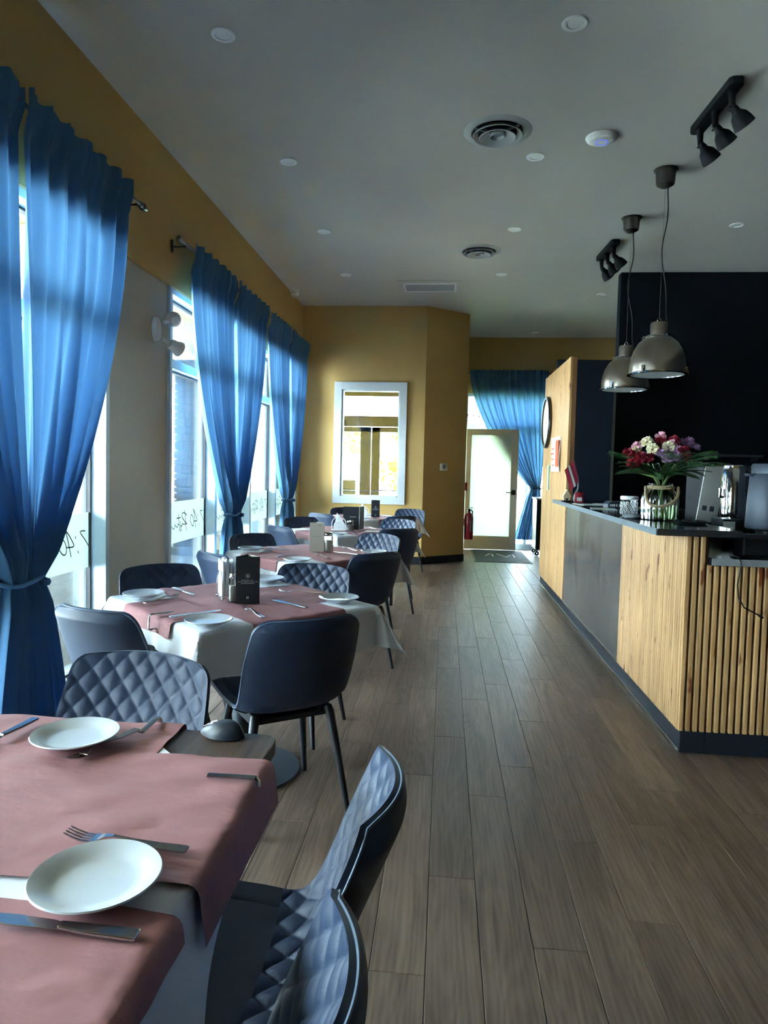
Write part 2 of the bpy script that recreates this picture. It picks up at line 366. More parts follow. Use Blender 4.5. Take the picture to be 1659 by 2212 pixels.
# ------------------------------------------------------------------ room shell
CE = 3.60; XL = -2.05; XR = 3.75; YB = 9.76; YF = 12.05
fl = MB().box(XL - 0.2, XR, -3.2, 12.2, -0.12, -0.006).build('floor', 'gasket'); struct(fl)
PW = 0.1525; PLn = 1.22
pl_me = {}
def plank_mesh(L, wd):
    k = (round(L, 3), round(wd, 3))
    if k not in pl_me:
        pl_me[k] = MB().box(0.0006, wd - 0.0006, 0.0008, L - 0.0008, -0.006, 0.0).mesh('plank', 'floor_wood', None, 0.0016, 1)
    return pl_me[k]
x = -0.014 - PW * 14; row = 0
while x < 1.95:
    off = [0.0, 0.62, 0.31, 0.93, 0.15, 0.77, 0.46][row % 7]
    y = -1.4 - off; x0 = max(x, XL + 0.0); wd = x + PW - x0
    while y < 12.15:
        y0 = max(y, -1.0); y1 = min(y + PLn, 12.0)
        if wd > 0.02 and y1 - y0 > 0.08 and not (x0 > 1.25 and y0 > 3.9 and y1 < 8.4):
            inst('plank', plank_mesh(y1 - y0, wd), fl, (x0, y0, 0))
        y += PLn
    x += PW; row += 1
struct(MB().box(XL - 0.25, XR, -3.2, 12.2, CE, CE + 0.2).build('ceiling', 'ceiling_paint'))
wl = MB().box(XL - 0.22, XL, -3.2, YB + 0.15, 2.665, CE).box(XL - 0.22, XL, -3.2, 0.0, 0, 2.665).box(XL - 0.22, XL, 1.35, 1.93, 0, 2.665).box(XL - 0.22, XL, 9.53, YB + 0.15, 0, 2.665).build('wall_left', 'wall_paint'); struct(wl)
col = MB().box(XL - 0.2, XL - 0.03, 4.105, 5.04, 0, 2.665).build('wall_column', 'column_paint', bev=0.004); struct(col, 'grey-beige wall pier between the two storefront windows')
# back wall with the interior window opening X -1.47..-0.65, z .935..2.44
WX0, WX1, WZ0, WZ1 = -1.472, -0.652, 0.935, 2.44
wb = MB().box(XL, WX0, YB, YB + 0.13, 0, CE).box(WX1, -0.30, YB, YB + 0.13, 0, CE).box(WX0, WX1, YB, YB + 0.13, 0, WZ0).box(WX0, WX1, YB, YB + 0.13, WZ1, CE).build('wall_back', 'wall_paint'); struct(wb)
AX0, AY0, AX1, AY1 = -0.30, YB, 0.302, 10.28
wa = MB().prism([(AX0, AY0), (AX1, AY1), (AX1, AY1 + 0.14), (AX0, AY0 + 0.13)], 0, CE).build('wall_angle', 'wall_paint'); struct(wa, 'angled end of the mustard wall')
bb = MB().prism([(XL, YB - 0.012), (AX0 + 0.003, YB - 0.012), (AX1 + 0.01, AY1 - 0.012), (AX1 + 0.012, AY1 + 0.14), (AX1, AY1 + 0.14), (AX1, AY1), (AX0, YB), (XL, YB)], 0, 0.105).build('baseboard_back', 'baseboard', bev=0.002); struct(bb)
struct(MB().box(XL, XL + 0.012, 9.53, YB - 0.014, 0, 0.105).build('baseboard_left', 'baseboard'))
# vestibule lintel above the open inner door, vestibule side
struct(MB().box(0.16, 0.30, AY1 + 0.14, YF, 2.1, CE).build('wall_vestibule', 'wall_paint'), 'wall above the open inner doorway')
# far wall: vestibule doors opening X -2.05..-0.35 to 2.62 ; window opening X .33..1.75, z 0.02..2.65
wf = MB().box(XL - 0.2, XL, YF, YF + 0.2, 0, CE).box(XL, -0.42, YF, YF + 0.2, 2.66, CE).box(-0.42, 0.32, YF, YF + 0.2, 0, CE).box(0.32, 1.78, YF, YF + 0.2, 2.655, CE).box(1.78, XR, YF, YF + 0.2, 0, CE).build('wall_far', 'wall_paint'); struct(wf)
struct(MB().box(XL - 0.22, XL, YB + 0.15, YF + 0.2, 0, CE).build('wall_vestibule_left', 'wall_paint'))
struct(MB().box(XR, XR + 0.2, -3.2, 12.25, -0.15, CE).build('wall_right', 'black_wall'))
struct(MB().box(XL - 0.2, XR, -3.2, -3.0, -0.15, CE).build('wall_front', 'wall_paint'))
struct(MB().box(1.905, XR, 8.13, 8.26, 0, CE).build('wall_service', 'black_wall', bev=0.003), 'full-height black wall behind the bar')
nv = MB().box(1.45, XR, 9.5, 9.6, 0, 2.84).build('wall_partition', 'navy_wall'); struct(nv, 'dark navy partition that stops short of the ceiling')
for sx in (1.45, 2.185, 2.92): MB().box(sx, min(sx + 0.735, XR), 9.488, 9.5, 0.02, 2.83).build('panel', 'navy_wall', nv, bev=0.002)
# trim round the interior window
tr = MB().box(WX0 - 0.105, WX0, YB - 0.022, YB, WZ0 - 0.1, WZ1 + 0.105).box(WX1, WX1 + 0.10, YB - 0.022, YB, WZ0 - 0.1, WZ1 + 0.105).box(WX0, WX1, YB - 0.022, YB, WZ1, WZ1 + 0.105).box(WX0, WX1, YB - 0.022, YB, WZ0 - 0.1, WZ0).build('trim_1', 'white_trim', bev=0.003); struct(tr, 'white casing round the interior window')
w6 = MB().box(WX0, WX0 + 0.02, YB - 0.004, YB + 0.13, WZ0, WZ1).box(WX1 - 0.02, WX1, YB - 0.004, YB + 0.13, WZ0, WZ1).box(WX0, WX1, YB - 0.004, YB + 0.13, WZ1 - 0.02, WZ1).box(WX0, WX1, YB - 0.004, YB + 0.13, WZ0, WZ0 + 0.02).build('window_3', 'white_frame'); struct(w6)
MB().box(WX0 + 0.02, WX1 - 0.02, YB + 0.06, YB + 0.066, WZ0 + 0.02, WZ1 - 0.02).build('pane', 'glass', w6)
MB().box(WX0 + 0.02, WX1 - 0.02, YB + 0.05, YB + 0.075, WZ0 + 0.075, WZ0 + 0.085).build('glazing_bar', 'steel', w6)

# ------------------------------------------------------------------ storefront windows
STROKES = [[(-0.078, 0.932), (-0.138, 0.93), (-0.085, 0.881), (-0.04, 0.836), (-0.022, 0.816)], [(-0.193, 0.909), (-0.188, 0.893)], [(-0.165, 0.82), (-0.156, 0.803)], [(-0.305, 0.959), (-0.279, 0.906), (-0.262, 0.858), (-0.239, 0.79)], [(-0.305, 0.959), (-0.255, 0.914), (-0.208, 0.857), (-0.237, 0.849), (-0.286, 0.853)], [(-0.356, 0.914), (-0.371, 0.889), (-0.371, 0.861), (-0.35, 0.833), (-0.317, 0.812), (-0.293, 0.82), (-0.29, 0.849), (-0.307, 0.885), (-0.336, 0.907), (-0.356, 0.914)], [(-0.45, 0.912), (-0.492, 0.932), (-0.53, 0.941), (-0.564, 0.934), (-0.567, 0.914), (-0.537, 0.887), (-0.483, 0.855), (-0.452, 0.843), (-0.498, 0.842), (-0.539, 0.845), (-0.551, 0.857), (-0.558, 0.836), (-0.595, 0.833), (-0.605, 0.803), (-0.583, 0.795), (-0.576, 0.82), (-0.595, 0.85), (-0.603, 0.878)], [(-0.512, 0.961), (-0.488, 0.898), (-0.475, 0.84), (-0.465, 0.787)], [(-0.644, 0.932), (-0.632, 0.88), (-0.62, 0.83), (-0.627, 0.792)], [(-0.679, 0.903), (-0.596, 0.905)], [(-0.62, 0.843), (-0.65, 0.854), (-0.653, 0.838), (-0.674, 0.831), (-0.696, 0.841), (-0.714, 0.854), (-0.722, 0.83), (-0.737, 0.821), (-0.755, 0.825), (-0.8, 0.853)]]
def lettering():
    mb = MB()
    for st in STROKES:
        n = (len(st) - 1) * 4
        pts = [catmull(st, i / n) for i in range(n + 1)]
        L_ = []; R_ = []
        for i, (a, b) in enumerate(pts):
            a0, b0 = pts[max(i - 1, 0)]; a1, b1 = pts[min(i + 1, n)]
            d = math.hypot(a1 - a0, b1 - b0) or 1; hw = 0.0042
            nx, ny = -(b1 - b0) / d * hw, (a1 - a0) / d * hw
            L_.append((0, a + nx, b + ny)); R_.append((0, a - nx, b - ny))
        k = len(pts)
        mb.add(L_ + R_, [(i, i + 1, k + i + 1, k + i) for i in range(k - 1)])
    return mb.mesh('lettering', 'print_dark')
LET = lettering()
GX = -2.165
def storefront(name, y0, y1, muls, z0=0.10, z1=2.62, zt0=2.075, zt1=2.145):
    fr = MB().box(-2.22, -2.055, y0, y0 + 0.045, 0.0, 2.665).box(-2.22, -2.055, y1 - 0.045, y1, 0.0, 2.665)
    fr.box(-2.22, -2.055, y0 + 0.045, y1 - 0.045, 0.0, z0).box(-2.22, -2.07, y0 + 0.045, y1 - 0.045, z1, 2.665)
    win = fr.build(name, 'white_frame', bev=0.003); struct(win)
    edges = [y0 + 0.02] + muls + [y1 - 0.02]
    for m_ in muls: MB().box(-2.22, -2.06, m_ - 0.025, m_ + 0.025, z0, z1).build('mullion', 'white_frame', win, bev=0.003)
    for i in range(len(edges) - 1):
        a, b = edges[i] + 0.025, edges[i + 1] - 0.025
        MB().box(-2.20, -2.09, a, b, zt0, zt1).build('transom', 'white_frame', win, bev=0.003)
        g = MB()
        for za, zb in ((z0, zt0), (zt1, z1)):
            g.box(GX - 0.012, GX + 0.016, a, a + 0.014, za, zb).box(GX - 0.012, GX + 0.016, b - 0.014, b, za, zb).box(GX - 0.012, GX + 0.016, a, b, za, za + 0.014).box(GX - 0.012, GX + 0.016, a, b, zb - 0.014, zb)
        g.build('gasket', 'gasket', win)
        p = MB().box(GX - 0.003, GX + 0.003, a + 0.01, b - 0.01, z0 + 0.01, zt0 - 0.01).build('pane', 'glass', win)
        MB().box(GX - 0.003, GX + 0.003, a + 0.01, b - 0.01, zt1 + 0.01, z1 - 0.01).build('pane', 'glass', win)
        MB().box(GX + 0.004, GX + 0.0046, a + 0.014, b - 0.014, 0.705, 1.042).build('film', 'film', p)
        inst('lettering', LET, p, (GX + 0.0056, edges[i + 1] - 0.0, 0))
    return win
storefront('window_1', 1.93, 4.105, [3.02])
storefront('fill_window', 0.0, 1.35, [])  # added window, out of view beside the camera, to light the nearest table
storefront('window_2', 5.04, 9.53, [6.13, 7.25, 8.37])

# ------------------------------------------------------------------ outside
struct(MB().box(-80, 60, -60, 120, -0.4, -0.16).build('ground', 'asphalt'))
sw = MB().box(-4.9, -2.26, -4, 22, -0.16, -0.05).build('sidewalk', 'mortar'); struct(sw)
for i in range(17):
    for j in range(2):
        MB().box(-2.27 - 1.3 * (j + 1) + 0.006, -2.27 - 1.3 * j - 0.006, -4 + 1.5 * i + 0.006, -4 + 1.5 * (i + 1) - 0.006, -0.12, -0.03).build('slab', 'concrete', sw)
sf = MB()
yy = -4
while yy < 22:
    sf.box(-4.6, -2.26, yy, yy + 0.10, 3.02, 3.05); yy += 0.125
sf.box(-4.7, -2.26, -4, 22, 3.05, 3.2).box(-4.75, -4.6, -4, 22, 2.85, 3.3)
struct(sf.build('canopy', 'soffit'), 'slatted cream canopy over the pavement outside')
def stone_pillar(x0, x1, y0, y1, label):
    t = thing('stone_pillar', label, 'pillar', ((x0 + x1) / 2, (y0 + y1) / 2, -0.03), group='stone pillars under the canopy')
    hx, hy = (x1 - x0) / 2, (y1 - y0) / 2
    MB().box(-hx + 0.03, hx - 0.03, -hy + 0.03, hy - 0.03, 0, 2.9).build('core', 'mortar', t)
    MB().box(-hx - 0.05, hx + 0.05, -hy - 0.05, hy + 0.05, 0, 0.12).build('plinth', 'concrete', t, bev=0.01)
    z = 0.12
    while z < 2.8:
        h = random.uniform(0.085, 0.14)
        for face in (0, 1):
            Ln = 2 * hx if face == 0 else 2 * hy; cuts = [0, random.uniform(0.35, 0.65) * Ln, Ln]
            for k in range(2):
                a, b = cuts[k] + 0.004, cuts[k + 1] - 0.004; e = random.uniform(0.0, 0.022); zz = h - 0.008
                if face == 0: MB().box(-hx + a, -hx + b, -hy - e, -hy + 0.05, z, z + zz).build('stone', 'stone', t, bev=0.008, seg=1)
                else: MB().box(hx - 0.05, hx + e, -hy + a, -hy + b, z, z + zz).build('stone', 'stone', t, bev=0.008, seg=1)
        z += h
    return t
stone_pillar(-4.05, -3.66, 10.1, 10.5, 'grey stacked-stone pillar seen through the pane beside the wall pier')
stone_pillar(-4.05, -3.66, 15.2, 15.6, 'farther grey stone pillar seen between the two far curtains')
struct(MB().box(-0.5, 40, 12.6, 40, -0.17, -0.09).build('lawn', 'grass'))
struct(MB().box(-3, 12, 12.25, 14.2, -0.17, -0.05).build('path', 'concrete'))
def blob(cx, cy, cz, rx, ry, rz_, n, label, name='hedge_bush', size=0.16, mat='leaf_hedge', cat='bush'):
    t = thing(name, label, cat, (cx, cy, -0.1))
    mb = MB()
    for k in range(n):
        while True:
            p = Vector((random.uniform(-1, 1), random.uniform(-1, 1), random.uniform(-1, 1)))
            if 0.5 < p.length < 1: break
        c = Vector((p.x * rx, p.y * ry, cz + 0.1 + p.z * rz_)); a = Vector((random.gauss(0, 1), random.gauss(0, 1), random.gauss(0, 1))).normalized(); b = a.orthogonal().normalized(); s = size * random.uniform(0.6, 1.3)
        mb.add([c - a * s, c + b * s * 0.5, c + a * s, c - b * s * 0.5], [(0, 1, 2, 3)])
    f = mb.build('foliage', mat, t); f['kind'] = 'stuff'
    MB().tube([(0, 0, 0), (0.03, 0, cz * 0.6), (0, 0.02, cz)], [0.12, 0.09, 0.05], 8).build('trunk', 'pine_back', t)
blob(-3.9, 24, 2.0, 1.6, 1.0, 1.0, 900, 'yellow-green bush seen through the left entrance door glass')
blob(-1.0, 23, 1.6, 1.3, 0.9, 1.3, 900, 'yellow-green bush seen through the right entrance door glass')
blob(-13.5, 30, 1.2, 1.6, 1.2, 1.6, 700, 'small shrub across the lot beside the stone pillar')
vt = thing('white_trailer', 'white trailer parked beyond the entrance doors', 'trailer', (-4.0, 21.5, -0.16))
MB().box(-1.6, 1.6, -0.9, 0.9, 0.5, 1.9).build('body', 'white_body', vt, bev=0.04)
for a in (-0.9, 0.9): MB().lathe([(0.1, -0.08), (0.3, -0.08), (0.3, 0.08), (0.1, 0.08)], 20, (0, 0, 0), True).xf(Matrix.Translation((a, -0.9, 0.3)) @ Matrix.Rotation(PI / 2, 4, 'X')).build('wheel', 'equip_black', vt, smooth=0.5)
vc = thing('white_car', 'white car parked behind the right entrance door', 'car', (0.2, 18.6, -0.16))
MB().prism([(-1.9, 0.35), (1.9, 0.35), (1.9, 0.8), (1.2, 0.9), (0.7, 1.35), (-0.8, 1.35), (-1.3, 0.9), (-1.9, 0.8)], -0.8, 0.8).xf(Matrix.Rotation(PI / 2, 4, 'X')).build('body', 'white_body', vc, bev=0.05)
MB().prism([(1.0, 0.92), (0.62, 1.28), (-0.72, 1.28), (-1.1, 0.92)], -0.79, 0.815).xf(Matrix.Rotation(PI / 2, 4, 'X')).build('window', 'gasket', vc)
for a in (-1.2, 1.2): MB().lathe([(0.1, -0.1), (0.32, -0.1), (0.32, 0.1), (0.1, 0.1)], 20, (0, 0, 0), True).xf(Matrix.Translation((a, -0.75, 0.32)) @ Matrix.Rotation(PI / 2, 4, 'X')).build('wheel', 'equip_black', vc, smooth=0.5)
so = thing('roadside_sign', 'orange roadside sign outside the right entrance door', 'sign', (-1.75, 20.9, -0.16))
MB().lathe([(0.02, -0.03), (0.34, -0.03), (0.34, 0.03), (0.02, 0.03)], 28).xf(Matrix.Translation((0, 0, 2.0)) @ Matrix.Rotation(PI / 2, 4, 'X')).build('panel', 'orange_sign', so)
MB().lathe([(0.24, -0.04), (0.28, -0.04), (0.28, 0.04), (0.24, 0.04)], 28, (0, 0, 0), True).xf(Matrix.Translation((0, 0, 2.0)) @ Matrix.Rotation(PI / 2, 4, 'X')).build('ring', 'white_body', so)
MB().tube([(0, 0.05, 0), (0, 0.05, 1.8)], 0.04, 8).build('post', 'steel', so)
hs_ = thing('house', 'cream sided house across the lot beside the stone pillar', 'house', (-22, 42, -0.16), 0.5)
for k in range(9): MB().box(-5, 5, -3, 3, k * 0.33, k * 0.33 + 0.31).build('siding', 'cream_siding', hs_)
MB().prism([(-5.4, 2.95), (5.4, 2.95), (0, 5.0)], -3.3, 3.3).xf(Matrix.Rotation(PI / 2, 4, 'X')).build('roof', 'asphalt', hs_)

# entrance doors in the vestibule (far wall)
d2 = MB().box(-2.05, -1.98, YF - 0.0, YF + 0.12, 0, 2.66).box(-0.49, -0.42, YF, YF + 0.12, 0, 2.66).box(-1.98, -0.49, YF, YF + 0.12, 2.06, 2.24).box(-1.98, -0.49, YF, YF + 0.12, 2.58, 2.66).build('window_4', 'door_metal', bev=0.004); struct(d2, 'entrance frame with a transom pane')
MB().box(-1.98, -0.49, YF + 0.05, YF + 0.056, 2.24, 2.58).build('pane', 'glass', d2)
MB().box(-1.98, -1.72, YF - 0.06, YF - 0.002, 2.07, 2.16).build('door_closer', 'door_metal', d2, bev=0.006)
for nm, a, b in (('door_2', -1.975, -1.292), ('door_3', -1.286, -0.495)):
    d = MB().box(a, a + (0.15 if nm == 'door_3' else 0.1), YF + 0.03, YF + 0.075, 0.01, 2.05).box(b - (0.19 if nm == 'door_2' else 0.1), b, YF + 0.03, YF + 0.075, 0.01, 2.05).box(a, b, YF + 0.03, YF + 0.075, 1.965, 2.05).box(a, b, YF + 0.03, YF + 0.075, 0.01, 0.26).build(nm, 'door_metal', bev=0.003); struct(d, 'glazed entrance door leaf')
    MB().box(a + 0.09, b - 0.09, YF + 0.05, YF + 0.056, 0.25, 1.97).build('pane', 'glass', d)
    MB().box(a + 0.05, b - 0.05, YF + 0.0, YF + 0.03, 0.93, 0.96).build('push_bar', 'door_metal', d, bev=0.004)
MB().box(-1.93, -1.55, YF - 0.006, YF - 0.001, 0.72, 1.12).xf(Matrix.Translation((0, 0.045, 0))).build('notice', 'plastic_white', bpy.data.objects['door_2'])

# far window behind the curtain + open inner door
w5 = MB().box(0.32, 0.37, YF, YF + 0.12, 0, 2.655).box(1.73, 1.78, YF, YF + 0.12, 0, 2.655).box(0.37, 1.73, YF, YF + 0.12, 0, 0.1).box(0.37, 1.73, YF, YF + 0.12, 2.6, 2.655).box(0.37, 1.73, YF, YF + 0.12, 2.045, 2.12).box(1.37, 1.42, YF, YF + 0.12, 0.1, 2.045).build('window_5', 'white_frame', bev=0.003); struct(w5)
for (a, b, c, d) in ((0.37, 1.37, 0.1, 2.045), (1.42, 1.73, 0.1, 2.045), (0.37, 1.73, 2.12, 2.6)):
    MB().box(a, b, YF + 0.06, YF + 0.066, c, d).build('pane', 'glass', w5)
dr = bpy.data.objects.new('door_1', None); COL.objects.link(dr); dr.location = (0.352, 11.80, 0.015); dr.rotation_euler = (0, 0, 0.02); struct(dr, 'open inner door with a frosted pane, folded back towards the far window')
DW = 0.865; DH = 2.02
MB().box(0, 0.08, -0.02, 0.02, 0, DH).box(DW - 0.115, DW, -0.02, 0.02, 0, DH).box(0.08, DW - 0.115, -0.02, 0.02, DH - 0.1, DH).box(0.08, DW - 0.115, -0.02, 0.02, 0, 0.225).build('leaf', 'grey_door', dr, bev=0.003)
MB().box(0.08, DW - 0.115, -0.006, 0.006, 0.225, DH - 0.1).build('pane', 'frosted', dr)
hd = MB().box(DW - 0.10, DW - 0.03, -0.032, -0.02, 0.93, 1.01).build('lock_plate', 'equip_black', dr, bev=0.003)
MB().tube([(DW - 0.065, -0.03, 0.97), (DW - 0.065, -0.06, 0.97), (DW - 0.19, -0.06, 0.965)], 0.008, 8).build('handle', 'equip_black', dr, smooth=0.6)

# ------------------------------------------------------------------ bar counter
BX = 1.165
cb = thing('bar_counter', 'long bar counter clad in ribbed pine and dark grey laminate', 'counter', (0, 0, 0))
MB().box(BX + 0.018, 1.275, 3.47, 6.85, 0.10, 1.066).box(1.275, 1.9, 3.47, 3.52, 0.1, 0.925).box(1.275, 1.9, 7.9, 7.95, 0.1, 0.925).box(1.86, 1.9, 3.52, 7.9, 0.1, 0.925).box(1.275, 1.86, 3.52, 7.9, 0.1, 0.14).build('body', 'pine_back', cb)
MB().box(BX + 0.012, 1.30, 3.455, 8.45, 0.0, 0.112).box(1.30, 1.9, 3.455, 3.5, 0, 0.112).build('kickboard', 'baseboard', cb, bev=0.003)
MB().box(BX + 0.002, BX + 0.012, 3.452, 8.42, 0.0, 0.022).build('kick_trim', 'steel', cb, bev=0.003)
MB().box(BX + 0.004, BX + 0.018, 4.655, 6.80, 0.112, 1.066).build('laminate_panel', 'laminate', cb)
MB().box(BX - 0.001, BX + 0.004, 4.655, 6.80, 0.104, 0.114).build('panel_trim', 'steel', cb)
pit = 0.0333
sl_me = MB().box(-0.018, 0.0, 0.0, 0.0215, 0.108, 1.066).mesh('slat', 'pine', None, 0.003, 1)
k = 0; y = 3.472
while y < 4.64:
    inst('slat', sl_me, cb, (BX + 0.018, y, 0)); y += pit
sl2 = MB().box(0.0, 0.0225, -0.018, 0.0, 0.108, 1.066).mesh('slat', 'pine', None, 0.003, 1)
sl3 = MB().box(0.0, 0.0225, -0.018, 0.0, 0.108, 0.926).mesh('slat', 'pine', None, 0.003, 1)
x = BX + 0.004
while x < 1.9:
    inst('slat', sl2 if x < 1.255 else sl3, cb, (x, 3.47, 0)); x += pit
bt = MB().box(1.005, 1.392, 3.375, 6.55, 1.068, 1.10).build('countertop', 'counter_stone', bev=0.002); tag(bt, 'black stone bar ledge running along the top of the counter', 'countertop')
MB().box(1.0, 1.005, 3.376, 6.55, 1.0685, 1.0995).build('edge_band', 'counter_edge', bt)
wk = MB().box(1.28, 1.92, 3.43, 7.95, 0.928, 0.962).build('worktop', 'counter_stone', bev=0.002); tag(wk, 'low black worktop with a grey edge behind the bar ledge', 'worktop')
MB().box(1.279, 1.92, 3.424, 3.43, 0.929, 0.9615).build('edge_band', 'work_edge', wk)
# tall pine screen at the far end of the counter
ps = thing('pine_screen', 'tall knotty pine board screen at the far end of the bar', 'screen', (0, 0, 0))
MB().box(BX + 0.02, BX + 0.06, 6.805, 8.45, 0.114, 2.44).build('backing', 'pine_back', ps)
for i in range(10):
    a = 6.80 + i * 0.165
    MB().box(BX - 0.004, BX + 0.02, a + 0.0008, a + 0.1642, 0.114, 2.45).build('board', 'pine', ps, bev=0.002, seg=1)
# things hung on the screen
ck = thing('wall_clock', 'round pale wall clock on the pine screen', 'clock', (BX - 0.005, 8.12, 1.91), 0)
RX = Matrix.Rotation(-PI / 2, 4, 'Y')
MB().lathe([(0.26, 0.0), (0.29, 0.0), (0.295, 0.02), (0.285, 0.04), (0.262, 0.04)], 40, (0, 0, 0), True).xf(RX).build('rim', 'clock_rim', ck, smooth=0.6)
MB().lathe([(0.001, 0.012), (0.262, 0.012), (0.262, 0.022), (0.001, 0.022)], 40).xf(RX).build('face', 'clock_face', ck)
MB().box(-0.03, -0.027, -0.008, 0.008, -0.02, 0.17).build('minute_hand', 'equip_black', ck); MB().box(-0.028, -0.025, -0.02, 0.11, -0.008, 0.008).build('hour_hand', 'equip_black', ck)
wr = thing('wrapper_poster', 'white and red glossy printed packet pinned to the pine screen', 'poster', (BX - 0.006, 7.45, 1.535))
MB().slab(lambda u, v: (-0.012 - 0.006 * math.sin(u * 9 + v * 5), (u - 0.5) * 0.55, (v - 0.5) * 0.36), 10, 8, lambda u, v: (-0.006 - 0.006 * math.sin(u * 9 + v * 5), (u - 0.5) * 0.55, (v - 0.5) * 0.36)).build('sheet', 'wrapper_white', wr, smooth=0.8)
MB().box(-0.026, -0.0235, -0.27, -0.10, -0.13, 0.14).build('red_panel', 'wrapper_red', wr)
for z in (-0.12, -0.06, 0.0, 0.05): MB().box(-0.0255, -0.0235, 0.02, 0.2 - abs(z), z, z + 0.014).build('print', 'wrapper_red', wr)
gs = thing('green_notice', 'narrow pale green notice pinned low on the pine screen', 'notice', (BX - 0.006, 7.93, 1.285))
MB().box(-0.006, 0, -0.08, 0.08, -0.14, 0.14).build('sheet', 'sign_green', gs); MB().box(-0.0075, -0.006, -0.075, -0.03, -0.13, 0.13).build('picture', 'sign_dark', gs)

# ------------------------------------------------------------------ curtains
def curtain(label, axis, fixed, c, hw0, ztop, ztie, zbot, hwt=0.13, hwb=0.33, skew=0.0, ntie=0.0, slit=True, group=None, pleats=13):
    """gathered pair of panels tied at ztie; runs along Y (axis 'Y', at X=fixed) or X"""
    t = thing('curtain', label, 'curtain', (fixed, c, 0) if axis == 'Y' else (c, fixed, 0), 0 if axis == 'Y' else -PI / 2, group)
    def prof(z):
        if z >= ztie:
            q = (ztop - z) / (ztop - ztie); q = min(max(q, 0), 1)
            return hwt + (hw0 - hwt) * (1 - q ** 1.8), q, ntie * q ** 1.6
        q = (ztie - z) / (ztie - zbot); return hwt + (hwb - hwt) * q ** 0.75, 1.0, ntie * (1 - 0.25 * q)
    for side in ((-1, 1) if slit else (0,)):
        def fn(u, v, off=0.0):
            z = ztop + 0.03 - v * (ztop + 0.03 - zbot); zc = min(z, ztop)
            h, q, sh = prof(zc)
            a = u if side > 0 else (u - 1 if side < 0 else 2 * u - 1)
            gap = 0.018 * side * math.sin(PI * min(q, 1)) if slit else 0
            if z < ztie: gap = 0
            y = a * h + sh + gap
            ph = 2 * PI * pleats / 2 * a
            amp = (0.024 if q < 0.05 else 0.030) + 0.030 * q if z >= ztie else 0.045 + 0.02 * (ztie - z)
            amp2 = amp * (0.55 + 0.45 * math.sin(a * 7.3 + 1.3) ** 2)
            x = amp2 * math.sin(ph + 0.7 * math.sin(a * 5 + q * 1.5)) + 0.4 * amp2 * math.sin(2.1 * ph + 2 * v + side)
            if z > ztop - 0.16: x += 0.006 * math.sin(ph * 3.1) + 0.034 * min(1, (z - ztop + 0.16) / 0.1)
            y += 0.25 * amp2 * math.cos(ph * 1.0)
            if z < ztie + 0.12 and z > ztie - 0.12: x *= 0.55 + 0.45 * abs(z - ztie) / 0.12
            zz = z + (0.008 * math.sin(ph * 2) if v < 0.02 else 0)
            return (x + off, y, zz)
        p = MB().grid(lambda u, v: fn(u, v), 150, 90).build('panel', 'curtain_blue', t, smooth=1.2)
    h, q, sh = prof(ztie)
    ring = [(0.055 * math.cos(a), sh + (h + 0.025) * math.sin(a), ztie + 0.008 * math.sin(a * 3)) for a in [2 * PI * i / 28 for i in range(28)]]
    MB().tube(ring, 0.011, 8, True).build('tie', 'curtain_blue', t, smooth=0.8)
    MB().lathe([(0.004, -0.02), (0.02, -0.015), (0.026, 0), (0.02, 0.015), (0.004, 0.02)], 10, (0.06, sh + h * 0.75, ztie - 0.015)).build('tie_knot', 'curtain_blue', t, smooth=0.8)
    return t
CX = -1.945
curtain('nearest blue curtain, gathered and tied low at the left edge', 'Y', CX, 3.03, 1.06, 2.99, 0.79, 0.035)
curtain('middle blue curtain, tied beside the stone pillar view', 'Y', CX, 6.25, 1.06, 2.99, 0.895, 0.06)
curtain('far blue curtain, tied in front of the corner by the mustard wall', 'Y', CX, 8.50, 1.0, 2.99, 0.93, 0.06)
def rod(label, y0, y1):
    t = thing('curtain_rod', label, 'curtain rod', (CX, 0, 2.965))
    MB().tube([(0, y0 + 0.06, 0), (0, y1 - 0.06, 0)], 0.0125, 12).build('pole', 'rod_metal', t, smooth=0.6)
    for yy, s in ((y0, 1), (y1, -1)):
        MB().tube([(0, yy + s * 0.10, 0), (0, yy + s * 0.055, 0), (0, yy + s * 0.055, 0), (0, yy + s * 0.02, 0), (0, yy, 0)], [0.017, 0.017, 0.024, 0.024, 0.014], 14).build('finial', 'rod_metal', t, smooth=0.6)
        MB().tube([(0, yy + s * 0.14, -0.0), (0, yy + s * 0.14, -0.02), (-0.095, yy + s * 0.14, -0.02)], 0.006, 8).box(-0.105, -0.097, yy + s * 0.14 - 0.012, yy + s * 0.14 + 0.012, -0.06, 0.03).build('bracket', 'black_metal', t)
rod('brushed metal curtain rod above the nearest window', 1.75, 4.36)
rod('brushed metal curtain rod spanning the two far curtains', 4.90, 9.58)
# far curtain by the open door : skewed, tied right
fc = curtain('blue curtain drawn aside in front of the far window by the open door', 'X', 11.93, 1.03, 0.645, 3.0, 1.06, 0.18, 0.075, 0.20, ntie=0.50, slit=False, pleats=11)
rt = thing('curtain_rod', 'thin pale curtain rod above the far window', 'curtain rod', (0, 11.93, 2.985))
MB().tube([(0.33, 0, 0), (1.75, 0, 0)], 0.011, 10).build('pole', 'rod_metal', rt, smooth=0.6)
for xx in (0.34, 1.72): MB().box(xx - 0.006, xx + 0.006, 0, 0.115, -0.006, 0.006).build('bracket', 'rod_metal', rt)

